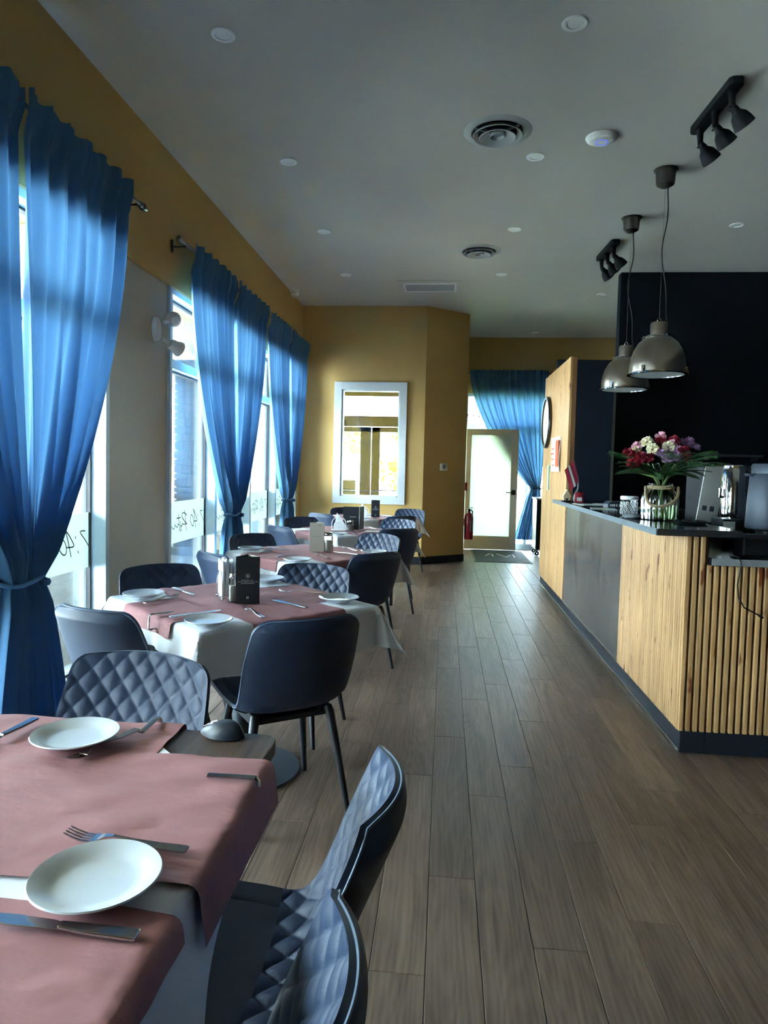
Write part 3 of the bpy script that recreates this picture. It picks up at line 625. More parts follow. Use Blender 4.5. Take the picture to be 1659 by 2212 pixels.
# ------------------------------------------------------------------ chairs
PROF = [(0.245, 0.435), (0.236, 0.462), (0.195, 0.474), (0.08, 0.466), (-0.05, 0.453), (-0.135, 0.455), (-0.19, 0.485), (-0.225, 0.55), (-0.258, 0.635), (-0.295, 0.725), (-0.322, 0.790), (-0.332, 0.815)]
NP = 240
PP = [catmull(PROF, i / NP) for i in range(NP + 1)]
ARC = [0.0]
for i in range(NP): ARC.append(ARC[-1] + math.hypot(PP[i + 1][0] - PP[i][0], PP[i + 1][1] - PP[i][1]))
LA = ARC[-1]
def at_arc(a):
    a = min(max(a, 0), LA); lo = 0; hi = NP
    while hi - lo > 1:
        m_ = (lo + hi) // 2
        if ARC[m_] <= a: lo = m_
        else: hi = m_
    f = (a - ARC[lo]) / (ARC[hi] - ARC[lo])
    y = PP[lo][0] * (1 - f) + PP[hi][0] * f; z = PP[lo][1] * (1 - f) + PP[hi][1] * f
    i0 = max(lo - 3, 0); i1 = min(hi + 3, NP)
    ty, tz = PP[i1][0] - PP[i0][0], PP[i1][1] - PP[i0][1]; d = math.hypot(ty, tz)
    return y, z, tz / d, -ty / d          # point and normal (towards the sitter / up)
SB = 0.37   # arc length where the seat ends and the backrest begins
def halfw(a):
    q = a / LA
    w0 = catmull([(0.215,), (0.226,), (0.228,), (0.224,), (0.218,), (0.220,), (0.222,), (0.216,), (0.206,)], q)[0]
    for d, r in ((a, 0.05), (LA - a, 0.055)):
        if d < r: w0 -= r - math.sqrt(max(r * r - (r - d) ** 2, 0))
    return max(w0, 0.02)
def shell_pt(u, a, off):
    y, z, ny, nz = at_arc(a); W = halfw(a); b = (2 * u - 1)
    q = min(max((a - SB + 0.1) / 0.2, 0), 1); bow = (0.012 + 0.030 * q) * b * b
    by = (1 - q) * ny + q; bz = (1 - q) * nz
    return Vector((b * W, y + ny * off + by * bow, z + nz * off + bz * bow - 0.004 * b * b * max(0, (a / LA - 0.75) * 4)))
def quilt(u, a):
    b = (2 * u - 1) * halfw(a); dx, dz = 0.062, 0.074
    s = a - SB
    q = abs(math.sin(PI * (b / dx + s / dz))) * abs(math.sin(PI * (b / dx - s / dz)))
    edge = min(1, (1 - abs(2 * u - 1)) * 14, (LA - a) / 0.012)
    return 0.0085 * (q ** 0.42 - 0.55) * max(edge, 0)
def thick(u, a, t0):
    e = abs(2 * u - 1); return t0 * (0.35 + 0.65 * (1 - e ** 6))
back_me = MB().slab(lambda u, v: shell_pt(u, SB + v * (LA - SB), quilt(u, SB + v * (LA - SB))), 104, 92,
                    lambda u, v: shell_pt(u, SB + v * (LA - SB), -thick(u, 0, 0.036) * (1 if v < 0.93 else 1 - 0.5 * (v - 0.93) / 0.07))).mesh('backrest', 'leather', 0.9)
seat_me = MB().slab(lambda u, v: shell_pt(u, v * SB, -0.004 * math.exp(-((abs(2 * u - 1) - 0.78) / 0.02) ** 2)), 64, 40,
                    lambda u, v: shell_pt(u, v * SB, -thick(u, 0, 0.048))).mesh('seat', 'leather_seat', 0.9)
pp = [shell_pt(0, SB + 0.02 + (LA - SB - 0.02) * i / 40, -0.012) for i in range(41)]
pq = [shell_pt(1, SB + 0.02 + (LA - SB - 0.02) * i / 40, -0.012) for i in range(41)][::-1]
pipe_me = MB().tube([p + Vector((-0.001, 0, 0)) for p in pp] + [shell_pt(i / 24, LA, -0.012) + Vector((0, 0, 0.001)) for i in range(1, 24)] + [p + Vector((0.001, 0, 0)) for p in pq], 0.0024, 6).mesh('piping', 'stitch', 0.9)
def leg_mesh(sx, sy):
    return MB().tube([(sx * 0.15, sy * 0.13 - 0.02, 0.42), (sx * 0.155, sy * 0.14 - 0.02, 0.40), (sx * 0.218, sy * 0.215 - 0.0, 0.0)], [0.017, 0.0185, 0.0105], 10).mesh('leg', 'black_metal', 0.7)
LEG = [leg_mesh(sx, sy) for sx in (-1, 1) for sy in (-1, 1)]
frame_me = MB().box(-0.16, 0.16, -0.15, 0.13, 0.385, 0.405).box(-0.16, -0.12, -0.15, 0.13, 0.395, 0.425).box(0.12, 0.16, -0.15, 0.13, 0.395, 0.425).mesh('seat_frame', 'black_metal')
def chair(label, bx, by, ang, group):
    """bx,by: floor point under the middle of the back's top edge; ang: heading the sitter faces (deg from +X)"""
    a = math.radians(ang); f = Vector((math.cos(a), math.sin(a)))
    c = Vector((bx, by)) + f * 0.335
    t = thing('dining_chair', label, 'chair', (c.x, c.y, 0), a - PI / 2, group)
    inst('backrest', back_me, t); inst('seat', seat_me, t); inst('piping', pipe_me, t); inst('seat_frame', frame_me, t)
    for l in LEG: inst('leg', l, t)
    return t
G = 'quilted dark leather dining chairs'
chair('dark quilted chair facing the camera across the nearest table', -0.83, 1.90, 264, G)
chair('dark quilted chair by the aisle at the nearest table, farther of the two', -0.068, 1.18, 180, G)
chair('dark quilted chair at the bottom edge of the photo, closest to the camera', -0.085, 0.70, 180, G)
chair('dark chair seen from behind, largest at the aisle side of the second table', -0.45, 2.42, 125, G)
chair('dark chair seen from behind at the window side of the second table', -1.31, 2.42, 70, G)
chair('dark chair in front of the wall pier at the second table', -1.52, 3.57, -50, G)
chair('quilted chair between the second table and the third table on the aisle', -0.69, 3.80, 258, G)
chair('dark chair seen from behind at the window side of the third table', -1.44, 4.11, 46, G)
chair('dark chair beside the middle curtain at the far side of the third table', -1.53, 5.33, -40, G)
chair('dark chair seen from behind at the aisle side of the third table', -0.385, 4.385, 135, G)
chair('quilted chair on the aisle between the third and fourth tables', -0.49, 5.66, 238, G)
chair('grey chair seen from behind at the window side of the fourth table', -1.50, 6.08, 47, G)
chair('dark chair below the far curtain at the fourth table', -1.53, 7.22, -48, G)
chair('dark chair seen from behind at the aisle side of the fourth table', -0.37, 6.18, 124, G)
chair('quilted chair on the aisle between the fourth and last tables', -0.45, 7.35, 245, G)
chair('grey chair seen from behind at the window side of the last table', -1.43, 7.85, 55, G)
chair('dark chair against the mustard wall at the last table', -1.32, 9.15, -62, G)
chair('dark chair seen from behind at the aisle side of the last table', -0.45, 7.80, 128, G)
chair('quilted chair against the mustard wall at the aisle end of the last table', -0.42, 9.22, 250, G)

# ------------------------------------------------------------------ tables and cloths
ZT = 0.755
def table(label, cx, cy, hx, hy, rz, base=True):
    t = thing('dining_table', label, 'table', (cx, cy, 0), rz, 'pedestal dining tables')
    r = 0.035; poly = []
    for sx, sy, a0 in ((1, 1, 0), (-1, 1, 90), (-1, -1, 180), (1, -1, 270)):
        for k in range(6):
            a = math.radians(a0 + 18 * k); poly.append((sx * (hx - r) + r * math.cos(a), sy * (hy - r) + r * math.sin(a)))
    MB().prism(poly, ZT - 0.032, ZT).build('top', 'table_wood', t, bev=0.003)
    MB().lathe([(0.037, 0.015), (0.037, 0.70)], 24).build('column', 'base_metal', t, smooth=0.6)
    MB().lathe([(0.02, 0.0), (0.262, 0.0), (0.265, 0.004), (0.262, 0.011), (0.05, 0.014), (0.045, 0.02)], 56).build('base_disc', 'base_metal', t, smooth=0.5)
    MB().box(-0.18, 0.18, -0.02, 0.02, 0.695, 0.722).box(-0.02, 0.02, -0.18, 0.18, 0.695, 0.722).build('spider', 'black_metal', t)
    return t
def wob(x, y, s=1.0): return s * (math.sin(x * 11 + y * 7) + 0.7 * math.sin(x * 23 - y * 17 + 1) + 0.5 * math.sin(x * 5 + y * 31 + 2))
def cloth(label, cx, cy, rz, a, ex, sh=(0, 0), seed=0):
    """square cloth over a square table of half size a, hanging over by ex, shifted by sh (table frame)"""
    n = 96; Lh = a + ex
    r = 0.014
    def fn(u, v):
        p = (2 * u - 1) * Lh + sh[0]; q = (2 * v - 1) * Lh + sh[1]
        du = abs(p) - a; dv = abs(q) - a; sx = 1 if p > 0 else -1; sy = 1 if q > 0 else -1
        z = ZT + 0.0035
        def drop(d):      # rounded edge then a near-vertical fall
            if d <= 0: return 0, 0
            arc = r * PI / 2
            if d < arc: t_ = d / r; return r * math.sin(t_), r * (1 - math.cos(t_))
            return r + (d - arc) * 0.08, r + (d - arc) * 0.995
        if du <= 0 and dv <= 0: return (p, q, z + 0.0006 * wob(p, q))
        if dv <= 0:
            o, h = drop(du); wv = 0.010 * math.sin(q * 26 + seed) * min(1, h / 0.1) + 0.006 * math.sin(q * 47 + seed * 2) * min(1, h / 0.1); return (sx * (a + o + wv + 0.004), q, z - h)
        if du <= 0:
            o, h = drop(dv); wv = 0.010 * math.sin(p * 25 + seed + 1) * min(1, h / 0.1) + 0.006 * math.sin(p * 43 + seed * 3) * min(1, h / 0.1); return (p, sy * (a + o + wv + 0.004), z - h)
        R = math.hypot(du, dv); th = math.atan2(dv, du); o, h = drop(R)
        k = math.sin(2 * th) ** 0.8 * 0.48; fl_ = k * max(R - r, 0)
        ox = o * math.cos(th) + fl_ * 0.72; oy = o * math.sin(th) + fl_ * 0.72
        wv = 0.012 * math.sin(th * 8 + seed) * min(1, h / 0.1)
        return (sx * (a + ox + wv + 0.004), sy * (a + oy - wv + 0.004), z - h * math.cos(k * 0.7))
    o = MB().grid(fn, n, n).build('tablecloth', 'cloth_white', smooth=1.0, loc=(cx, cy, 0), rz=rz)
    return tag(o, label, 'tablecloth', 'white tablecloths')
def runner(label, cx, cy, rz, along, a, wd, ov0, ov1, off=0.0, lift=0.0, seed=0):
    """paper strip across a table: along 0 = local x, 1 = local y; hangs over by ov0/ov1"""
    r = 0.018
    L0 = a + ov0; L1 = a + ov1
    def fn(u, v):
        s = -L0 + u * (L0 + L1); q = off + (v - 0.5) * wd
        z = ZT + 0.0065 + lift + max(-0.0010, 0.0017 * wob(s * 1.6 + seed, q * 3.0) * (0.5 + 0.5 * math.sin(s * 9 + q * 4 + seed)))
        d = abs(s) - a; sg = 1 if s > 0 else -1
        if d > 0:
            arc = r * PI / 2
            if d < arc: t_ = d / r; s2 = a + r * math.sin(t_); h = r * (1 - math.cos(t_))
            else: s2 = a + r + (d - arc) * 0.16 + 0.006 * math.sin(q * 14 + seed); h = r + (d - arc)
            s = sg * (s2 + 0.012 + lift); z = z - h
        return (s, q, z) if along == 0 else (q, s, z)
    o = MB().grid(fn, 110, 40).build('paper_runner', 'paper', smooth=1.0, loc=(cx, cy, 0), rz=rz)
    return tag(o, label, 'paper runner', 'mauve paper table runners')
TB = [(-0.87, 2.96, math.radians(47)), (-0.885, 4.68, math.radians(46)), (-0.89, 6.40, math.radians(45)), (-0.89, 8.28, math.radians(45))]
nm = ['second', 'third', 'fourth', 'last']
desc = ['second table, with the dark menu card', 'third table, with the beige menu card', 'fourth table, with the napkin arch and open menu', 'last table, below the white-framed window']
for i, (cx, cy, rz) in enumerate(TB):
    table('dark pedestal table under a white cloth, ' + desc[i], cx, cy, 0.41, 0.41, rz)
    cloth('white cloth hanging over the ' + desc[i], cx, cy, rz, 0.413, 0.155, (0.02, -0.03), i * 1.7)
    runner('mauve paper strip over the near edge of the ' + nm[i] + ' table', cx, cy, rz, 0, 0.413, 0.44, 0.075, 0.07, -0.01, 0.0, i)
    runner('mauve paper strip crossing towards the aisle on the ' + nm[i] + ' table', cx, cy, rz, 1, 0.413, 0.44, 0.09, 0.06, 0.005, 0.004, i + 5)
# nearest table: square to the room, wood corner left bare
T1 = (-0.80, 0.90); HX, HY = 0.447, 0.60
table('dark wooden table nearest the camera with one bare corner', T1[0], T1[1], HX, HY, 0)
def cloth1():
    mb = MB(); xe = T1[0] + HX; ye = T1[1] + HY; n = 80; z = ZT + 0.003
    S = 0.812                                   # cloth laid diagonally: its edge runs x + y = S
    x0 = T1[0] - HX; y0 = T1[1] - HY
    yt = S - xe
    def fn(u, v):
        y = y0 + v * (ye - y0); xm = min(xe, S - y); hg = min(0.24, max(0, (yt - y) * 0.95)); r = 0.014; arc = r * PI / 2
        if u <= 0.6:
            x = x0 + u / 0.6 * (xm - x0); return (x, y, z + 0.0006 * wob(x, y))
        d = (u - 0.6) / 0.4 * hg; zz = z + 0.0006 * wob(xm, y)
        if d < arc: return (xm + r * math.sin(d / r), y, zz - r * (1 - math.cos(d / r)))
        return (xm + r + (d - arc) * 0.10 + 0.008 * math.sin(y * 24) * (u - 0.6) / 0.4, y, zz - r - (d - arc))
    mb.grid(fn, 100, 90)
    return tag(mb.build('tablecloth', 'cloth_white', smooth=1.0), 'white cloth laid diagonally on the nearest table', 'tablecloth', 'white tablecloths')
cloth1()
def sheet(label, x0, x1, y0, y1, ov, zl, skew=0.0, seed=0, side='x'):
    """paper sheet on the nearest table; hangs over the +X edge (side x) or +Y edge (side y) by ov"""
    xe = T1[0] + HX; ye = T1[1] + HY; r = 0.02
    def fn(u, v):
        if side == 'x':
            s = x0 + u * (xe + ov - x0); y = y0 + v * (y1 - y0) + skew * (u - 0.5); x = s; lim = xe; d = s - lim
        else:
            s = y0 + u * (ye + ov - y0); x = x0 + v * (x1 - x0); y = s; lim = ye; d = s - lim
        z = ZT + 0.006 + zl + max(-0.0012, 0.0024 * wob(x * 1.6 + seed, y * 2.6) * abs(math.sin(x * 6 + seed)))
        if d > 0:
            arc = r * PI / 2
            if d < arc: q = lim + r * math.sin(d / r); h = r * (1 - math.cos(d / r))
            else: q = lim + r + (d - arc) * 0.12; h = r + d - arc
            q += 0.004 + zl; z -= h
            if side == 'x': x = q
            else: y = q
        return (x, y, z)
    o = MB().grid(fn, 110, 70).build('paper_runner', 'paper', smooth=1.0)
    return tag(o, label, 'paper runner', 'mauve paper table runners')
sheet('wide mauve paper sheet under the clip on the nearest table', -1.24, 0, 0.905, 1.335, 0.10, 0.004, 0.03, 1)
sheet('mauve paper sheet at the bottom left corner of the photo', -1.24, 0, 0.32, 0.865, 0.05, 0.002, -0.01, 4)
sheet('mauve paper sheet reaching the far edge of the nearest table', -1.24, -0.575, 1.20, 1.6, 0.06, 0.0, 0, 2, 'y')

# ------------------------------------------------------------------ table ware
ZP = ZT + 0.0150
plate_p = thing('plate', 'x', 'plate', (0, 0, 0), 0, 'round white side plates')
MB().lathe([(0.001, 0.004), (0.046, 0.004), (0.05, 0.0), (0.054, 0.003), (0.07, 0.009), (0.086, 0.0165), (0.0885, 0.0185), (0.087, 0.0205), (0.083, 0.0195), (0.066, 0.0125), (0.058, 0.0085), (0.05, 0.0075), (0.001, 0.0075)], 72).build('dish', 'china', plate_p, smooth=1.0)
PL = [(-0.757, 1.365, 'white plate nearest the mouse at the far end of the nearest table'), (-0.465, 0.893, 'large white plate on the nearest table, lowest in the photo'),
      (-1.296, 2.90, 'white plate on the window-side corner of the second table'), (-0.850, 2.46, 'white plate on the near corner of the second table'), (-0.447, 2.993, 'white plate on the aisle corner of the second table'), (-0.884, 3.425, 'white plate behind the dark menu card on the second table'),
      (-1.31, 4.64, 'white plate on the window-side corner of the third table'), (-0.885, 4.17, 'white plate on the near corner of the third table'), (-0.47, 4.70, 'white plate on the aisle corner of the third table'),
      (-0.90, 5.88, 'white plate on the near corner of the fourth table'), (-0.45, 6.40, 'white plate on the aisle corner of the fourth table'), (-0.91, 7.80, 'white plate on the near corner of the last table')]
for i, (x, y, lb) in enumerate(PL):
    if i == 0: plate_p.location = (x, y, ZP - 0.001); plate_p['label'] = lb
    else: dup(plate_p, lb, (x, y, ZP - 0.001), 0)
def strip(mb, pts, th):
    """flat metal strip: pts of (s, halfwidth, z)"""
    A = []; 
    for s_, h_, z_ in pts: A += [(s_, -h_, z_), (s_, h_, z_), (s_, h_, z_ + th), (s_, -h_, z_ + th)]
    fs = [(0, 3, 2, 1)] + [(4 * (len(pts) - 1) + k for k in (0, 1, 2, 3))]
    fs = [tuple(f) for f in fs]
    for i in range(len(pts) - 1):
        for k in range(4): fs.append((4 * i + k, 4 * i + (k + 1) % 4, 4 * i + 4 + (k + 1) % 4, 4 * i + 4 + k))
    return mb.add(A, fs)
fork_p = thing('fork', 'x', 'fork', (0, 0, 0), 0, 'steel forks')
strip(MB(), [(0, 0.007, 0.001), (0.004, 0.0095, 0.001), (0.05, 0.0085, 0.002), (0.09, 0.0045, 0.006), (0.12, 0.003, 0.010), (0.135, 0.006, 0.008), (0.145, 0.011, 0.004), (0.155, 0.0125, 0.0025)], 0.0026).build('handle', 'steel', fork_p, bev=0.0006, seg=1)
for k in range(4):
    tm = strip(MB(), [(0.153, 0.0017, 0.0025), (0.17, 0.0016, 0.003), (0.185, 0.0015, 0.007), (0.198, 0.0008, 0.012)], 0.002)
    tm.xf(Matrix.Translation((0, (k - 1.5) * 0.0068, 0))).build('tine', 'steel', fork_p)
knife_p = thing('knife', 'x', 'knife', (0, 0, 0), 0, 'steel knives')
strip(MB(), [(0, 0.008, 0.0), (0.004, 0.010, 0.0), (0.06, 0.009, 0.0), (0.105, 0.006, 0.001)], 0.0055).build('handle', 'steel', knife_p, bev=0.0018, seg=2)
strip(MB(), [(0.103, 0.006, 0.0022), (0.115, 0.0085, 0.0022), (0.17, 0.0105, 0.0022), (0.20, 0.008, 0.0022), (0.215, 0.003, 0.0022)], 0.0018).build('blade', 'steel', knife_p, bev=0.0006, seg=1)
CUT = [('f', -0.372, 0.993, -0.562, 1.003, 'fork lying beyond the large plate on the nearest table'), ('k', -0.362, 0.799, -0.548, 0.807, 'knife at the bottom left of the nearest table'), ('f', -0.655, 1.44, -0.70, 1.30, 'fork beside the far plate on the nearest table'), ('k', -0.905, 1.463, -0.925, 1.30, 'knife at the left edge of the photo on the nearest table'),
       ('f', -1.226, 2.753, -1.142, 2.962, 'fork beside the window-side plate of the second table'), ('k', -1.247, 3.117, -1.076, 2.955, 'knife crossing the fork tip on the window side of the second table'), ('k', -1.023, 2.518, -0.881, 2.667, 'knife beside the near plate of the second table'), ('f', -0.679, 2.588, -0.833, 2.789, 'fork in front of the dark menu card on the second table'), ('k', -0.55, 2.80, -0.69, 2.90, 'knife on the aisle side of the second table'), ('f', -0.55, 3.142, -0.70, 3.125, 'fork near the aisle plate of the second table'), ('k', -0.74, 3.29, -0.93, 3.17, 'knife behind the dark menu card on the second table'),
       ('k', -1.24, 4.80, -1.07, 4.70, 'knife near the window-side plate of the third table'), ('f', -1.22, 4.50, -1.18, 4.70, 'fork near the window-side plate of the third table'), ('k', -1.05, 4.30, -0.95, 4.47, 'knife beside the near plate of the third table'), ('f', -0.721, 4.36, -0.86, 4.54, 'fork in front of the beige menu card on the third table'), ('k', -0.56, 4.56, -0.72, 4.66, 'knife on the aisle side of the third table'), ('f', -0.60, 4.78, -0.72, 4.93, 'fork on the far aisle side of the third table'), ('k', -0.80, 5.02, -0.93, 4.88, 'knife behind the sugar jar on the third table'),
       ('f', -0.77, 6.05, -0.87, 6.21, 'fork below the napkin arch on the fourth table'), ('k', -0.55, 6.26, -0.73, 6.25, 'knife on the aisle side of the fourth table'), ('f', -0.64, 6.52, -0.75, 6.66, 'fork on the far aisle side of the fourth table'),
       ('f', -0.78, 7.95, -0.88, 8.08, 'fork in front of the menu card on the last table'), ('k', -0.60, 8.22, -0.72, 8.38, 'knife on the aisle side of the last table')]
first = {'f': True, 'k': True}
for c, x0, y0, x1, y1, lb in CUT:
    pr_ = fork_p if c == 'f' else knife_p; a = math.atan2(y1 - y0, x1 - x0); lc = (x0, y0, ZP + 0.001)
    if first[c]: pr_.location = lc; pr_.rotation_euler = (0, 0, a); pr_['label'] = lb; first[c] = False
    else: dup(pr_, lb, lc, a)
# computer mouse
ms = thing('computer_mouse', 'black wireless computer mouse on the bare wooden corner', 'mouse', (-0.475, 1.475, ZT + 0.001), math.radians(162))
def mouse_pt(u, v):
    a = u * 2 * PI; r_ = v; px = 0.056 * math.cos(a) * r_; py = (0.031 - 0.004 * math.cos(a * 2)) * math.sin(a) * r_
    h = 0.030 * (1 - r_ ** 3.2) ** 0.7 * (1 - 0.38 * (px / 0.056) - 0.10 * (px / 0.056) ** 2) if r_ < 1 else 0
    return (px, py, 0.003 + max(h, 0))
MB().grid(mouse_pt, 40, 24).grid(lambda u, v: (0.056 * math.cos(u * 2 * PI) * v, (0.031 - 0.004 * math.cos(u * 4 * PI)) * math.sin(u * 2 * PI) * v, 0.003 - 0.003 * (1 if v < 0.9 else (1 - v) * 10)), 40, 8).build('shell', 'mouse_black', ms, smooth=1.2)
MB().lathe([(0.003, -0.0035), (0.0095, -0.003), (0.0095, 0.003), (0.003, 0.0035)], 18, (0, 0, 0)).xf(Matrix.Translation((0.034, 0, 0.014)) @ Matrix.Rotation(PI / 2, 4, 'X')).build('scroll_wheel', 'gasket', ms, smooth=0.6)
for sy in (-1, 1): MB().tube([(0.048, sy * 0.006, 0.0145), (0.034, sy * 0.0075, 0.0225), (0.02, sy * 0.008, 0.0275)], 0.0013, 6).build('button_seam', 'steel', ms)
# cloth clips
def clip(label, x, y, a):
    t = thing('tablecloth_clip', label, 'clip', (x, y, ZP), a, 'steel tablecloth clips')
    MB().tube([(-0.075, 0, 0.003), (-0.01, 0, 0.003), (0.016, 0, 0.003), (0.022, 0, -0.004), (0.024, 0.0, -0.05), (0.018, 0, -0.056), (-0.035, 0, -0.050)], 0.0032, 6).xf(Matrix.Scale(2.4, 4, (0, 1, 0))).build('band', 'steel', t, smooth=0.7)
    return t
clip('steel clip gripping the paper at the aisle edge of the nearest table', -0.353, 1.245, 0.02)
clip('steel clip on the far edge of the nearest table beside the plate', -0.64, 1.498, PI / 2)
clip('steel clip on the near edge of the second table', -1.10, 2.56, math.radians(227))
# menus: three-sided table tents
def menu(label, x, y, a, mats, wd=0.10, h=0.20):
    t = thing('menu_stand', label, 'menu', (x, y, ZP), a, 'table menu stands')
    r = wd / math.sqrt(3)
    C = [(r * math.cos(math.radians(q)), r * math.sin(math.radians(q))) for q in (-150, -30, 90)]
    for k in range(3):
        (xa, ya), (xb, yb) = C[k], C[(k + 1) % 3]
        th = math.atan2(yb - ya, xb - xa)
        f = MB().box(0, wd, -0.0006, 0.0012, 0, h).build('panel', mats[k], t, bev=0.0004, seg=1, loc=(xa, ya, 0), rz=th)
        ink = 'print_white' if mats[k] == 'menu_black' else 'print_dark'
        pr = MB()
        if mats[k] == 'menu_black':
            for q in range(16):
                a0 = 2 * PI * q / 16; a1 = 2 * PI * (q + 0.75) / 16
                pr.add([(wd / 2 + rr * math.cos(b_), -0.0012, 0.118 + rr * math.sin(b_)) for rr in (0.0085, 0.0097) for b_ in (a0, a1)], [(0, 1, 3, 2)])
            pr.add([(wd / 2 - 0.004, -0.0012, 0.115), (wd / 2 - 0.001, -0.0012, 0.113), (wd / 2 + 0.001, -0.0012, 0.121), (wd / 2 - 0.002, -0.0012, 0.123)], [(0, 1, 2, 3)])
            pr.add([(wd / 2 + 0.001, -0.0012, 0.113), (wd / 2 + 0.004, -0.0012, 0.115), (wd / 2 + 0.002, -0.0012, 0.123), (wd / 2 - 0.0, -0.0012, 0.121)], [(0, 1, 2, 3)])
            for zz, n_ in ((0.099, 15), (0.092, 23), (0.085, 15)):
                for q in range(n_):
                    if random.random() < 0.12: continue
                    xx = wd / 2 + (q - n_ / 2) * 0.0037
                    pr.box(xx, xx + 0.0024, -0.0014, -0.0006, zz, zz + 0.0026 if q % 3 else zz + 0.0014)
            pr.box(wd / 2 - 0.005, wd / 2 + 0.005, -0.0014, -0.0006, 0.021, 0.031)
        elif mats[k] == 'menu_beige':
            for q in range(8): pr.box(0.055 + q * 0.0035, 0.0575 + q * 0.0035, -0.0014, -0.0006, h - 0.02, h - 0.0165)
            for q in range(11):
                if q != 6: pr.box(0.03 + q * 0.0042, 0.0325 + q * 0.0042, -0.0014, -0.0006, 0.105, 0.1075)
        if pr.v: pr.build('print', ink, f)
        if mats[k] == 'menu_black':
            MB().box(wd / 2 - 0.0015, wd / 2 + 0.002, -0.0018, -0.0013, 0.0235, 0.0285).build('emblem', 'menu_black', f)
    return t
menu('black printed menu stand on the second table', -0.822, 2.87, math.radians(16), ['menu_black', 'menu_beige', 'menu_black'])
menu('beige menu stand on the third table', -0.865, 4.70, math.radians(-14 + 28), ['menu_beige', 'menu_beige', 'menu_black'])
menu('small black menu stand on the last table', -0.80, 8.12, math.radians(8), ['menu_black', 'menu_beige', 'menu_black'])
mo = thing('menu_folder', 'large dark open menu standing on the fourth table', 'menu', (-0.80, 6.40, ZP), math.radians(10))
for sg, q in ((-1, 0.25), (1, -1.25)):
    MB().box(0, 0.15, -0.001, 0.001, 0, 0.215).build('cover', 'menu_black', mo, loc=(0.02, 0, 0), rz=PI - 0.1 if sg < 0 else PI / 2 - 0.35, bev=0.0004, seg=1)
MB().box(-0.09, -0.03, -0.0035, -0.0025, 0.118, 0.122).build('print', 'print_white', mo, rz=-0.1, loc=(0.02, -0.0, 0))
MB().tube([(0.02, 0, 0), (0.02, 0, 0.215)], 0.004, 8).build('spine', 'steel', mo)
# napkin holders
def napkin_stack(label, x, y, a):
    t = thing('napkin_holder', label, 'napkin holder', (x, y, ZP), a)
    for sx in (-0.028, 0.028): MB().tube([(sx, -0.055, 0.012), (sx, -0.05, 0.09), (sx, -0.02, 0.125), (sx, 0.02, 0.125), (sx, 0.05, 0.09), (sx, 0.055, 0.012)], 0.0025, 8).build('wire_side', 'steel', t, smooth=0.8)
    MB().tube([(-0.028, -0.055, 0.012), (0.028, -0.055, 0.012), (0.028, 0.055, 0.012), (-0.028, 0.055, 0.012)], 0.0025, 8, True).build('wire_base', 'steel', t)
    for sx in (-0.028, 0.028):
        for sy in (-0.055, 0.055): MB().lathe([(0.001, -0.006), (0.006, -0.004), (0.007, 0), (0.006, 0.004), (0.001, 0.006)], 10, (sx, sy, 0.007)).build('foot', 'steel', t, smooth=0.8)
    for k in range(5):
        xx = -0.022 + k * 0.011; tilt = 0.004 * math.sin(k * 2.1)
        MB().slab(lambda u, v: (xx - 0.003 + tilt * v, (u - 0.5) * 0.10, 0.016 + v * (0.152 + 0.008 * math.sin(k * 1.7)) + 0.004 * math.sin(u * 9 + k)), 8, 6,
                  lambda u, v: (xx + 0.004 + tilt * v, (u - 0.5) * 0.10, 0.016 + v * (0.152 + 0.008 * math.sin(k * 1.7)) + 0.004 * math.sin(u * 9 + k))).build('napkin', 'napkin', t, smooth=0.8)
napkin_stack('upright wire holder full of white napkins on the second table', -0.935, 2.93, math.radians(30))
def napkin_arch(label, x, y, a):
    t = thing('napkin_holder', label, 'napkin holder', (x, y, ZP), a)
    for sy in (-0.022, 0.022):
        for r_, h_ in ((0.065, 0.06), (0.042, 0.045), (0.02, 0.03)):
            pts = [(-r_, sy, 0.004)] + [(r_ * math.cos(PI - PI * q / 14), sy, h_ + r_ * math.sin(PI * q / 14)) for q in range(15)] + [(r_, sy, 0.004)]
            MB().tube(pts, 0.0022, 6).build('wire_arch', 'plastic_white', t, smooth=0.8)
    MB().box(-0.066, 0.066, -0.024, 0.024, 0.0, 0.006).build('base', 'plastic_white', t, bev=0.001)
    for k in range(4):
        y0 = -0.015 + k * 0.0085; w_ = 0.075 - 0.004 * k
        MB().add([(-w_ * 0.6, y0, 0.007), (w_ * 1.25, y0, 0.007), (-w_ * 0.25, y0, 0.165 - 0.01 * k), (-w_ * 0.6, y0 + 0.005, 0.007), (w_ * 1.25, y0 + 0.005, 0.007), (-w_ * 0.25, y0 + 0.005, 0.165 - 0.01 * k)],
                 [(0, 1, 2), (5, 4, 3), (0, 3, 4, 1), (1, 4, 5, 2), (2, 5, 3, 0)]).build('napkin', 'napkin', t)
napkin_arch('white wire arch with folded napkins on the fourth table', -0.955, 6.30, math.radians(5))
napkin_arch('white wire arch with folded napkins on the last table', -0.945, 8.12, math.radians(5))
def shaker(label, x, y, r, h, fill, cat='shaker', frac=0.8):
    t = thing('sugar_jar' if r > 0.03 else 'shaker', label, cat, (x, y, ZP), 0)
    MB().lathe([(0.001, 0.001), (r * 0.94, 0.001), (r, 0.006), (r, h * 0.75), (r * 0.86, h * 0.84)], 12 if r < 0.03 else 16).build('glass_body', 'clear_glass', t, smooth=0.4)
    MB().lathe([(0.001, 0.004), (r * 0.88, 0.004), (r * 0.9, h * 0.7 * frac), (0.001, h * 0.7 * frac + 0.002)], 16).build('contents', fill, t, smooth=0.6)
    MB().lathe([(r * 0.9, h * 0.80), (r * 0.95, h * 0.82), (r * 0.95, h * 0.92), (r * 0.8, h * 0.98), (r * 0.3, h), (0.001, h)], 24).build('lid', 'chrome', t, smooth=0.6)
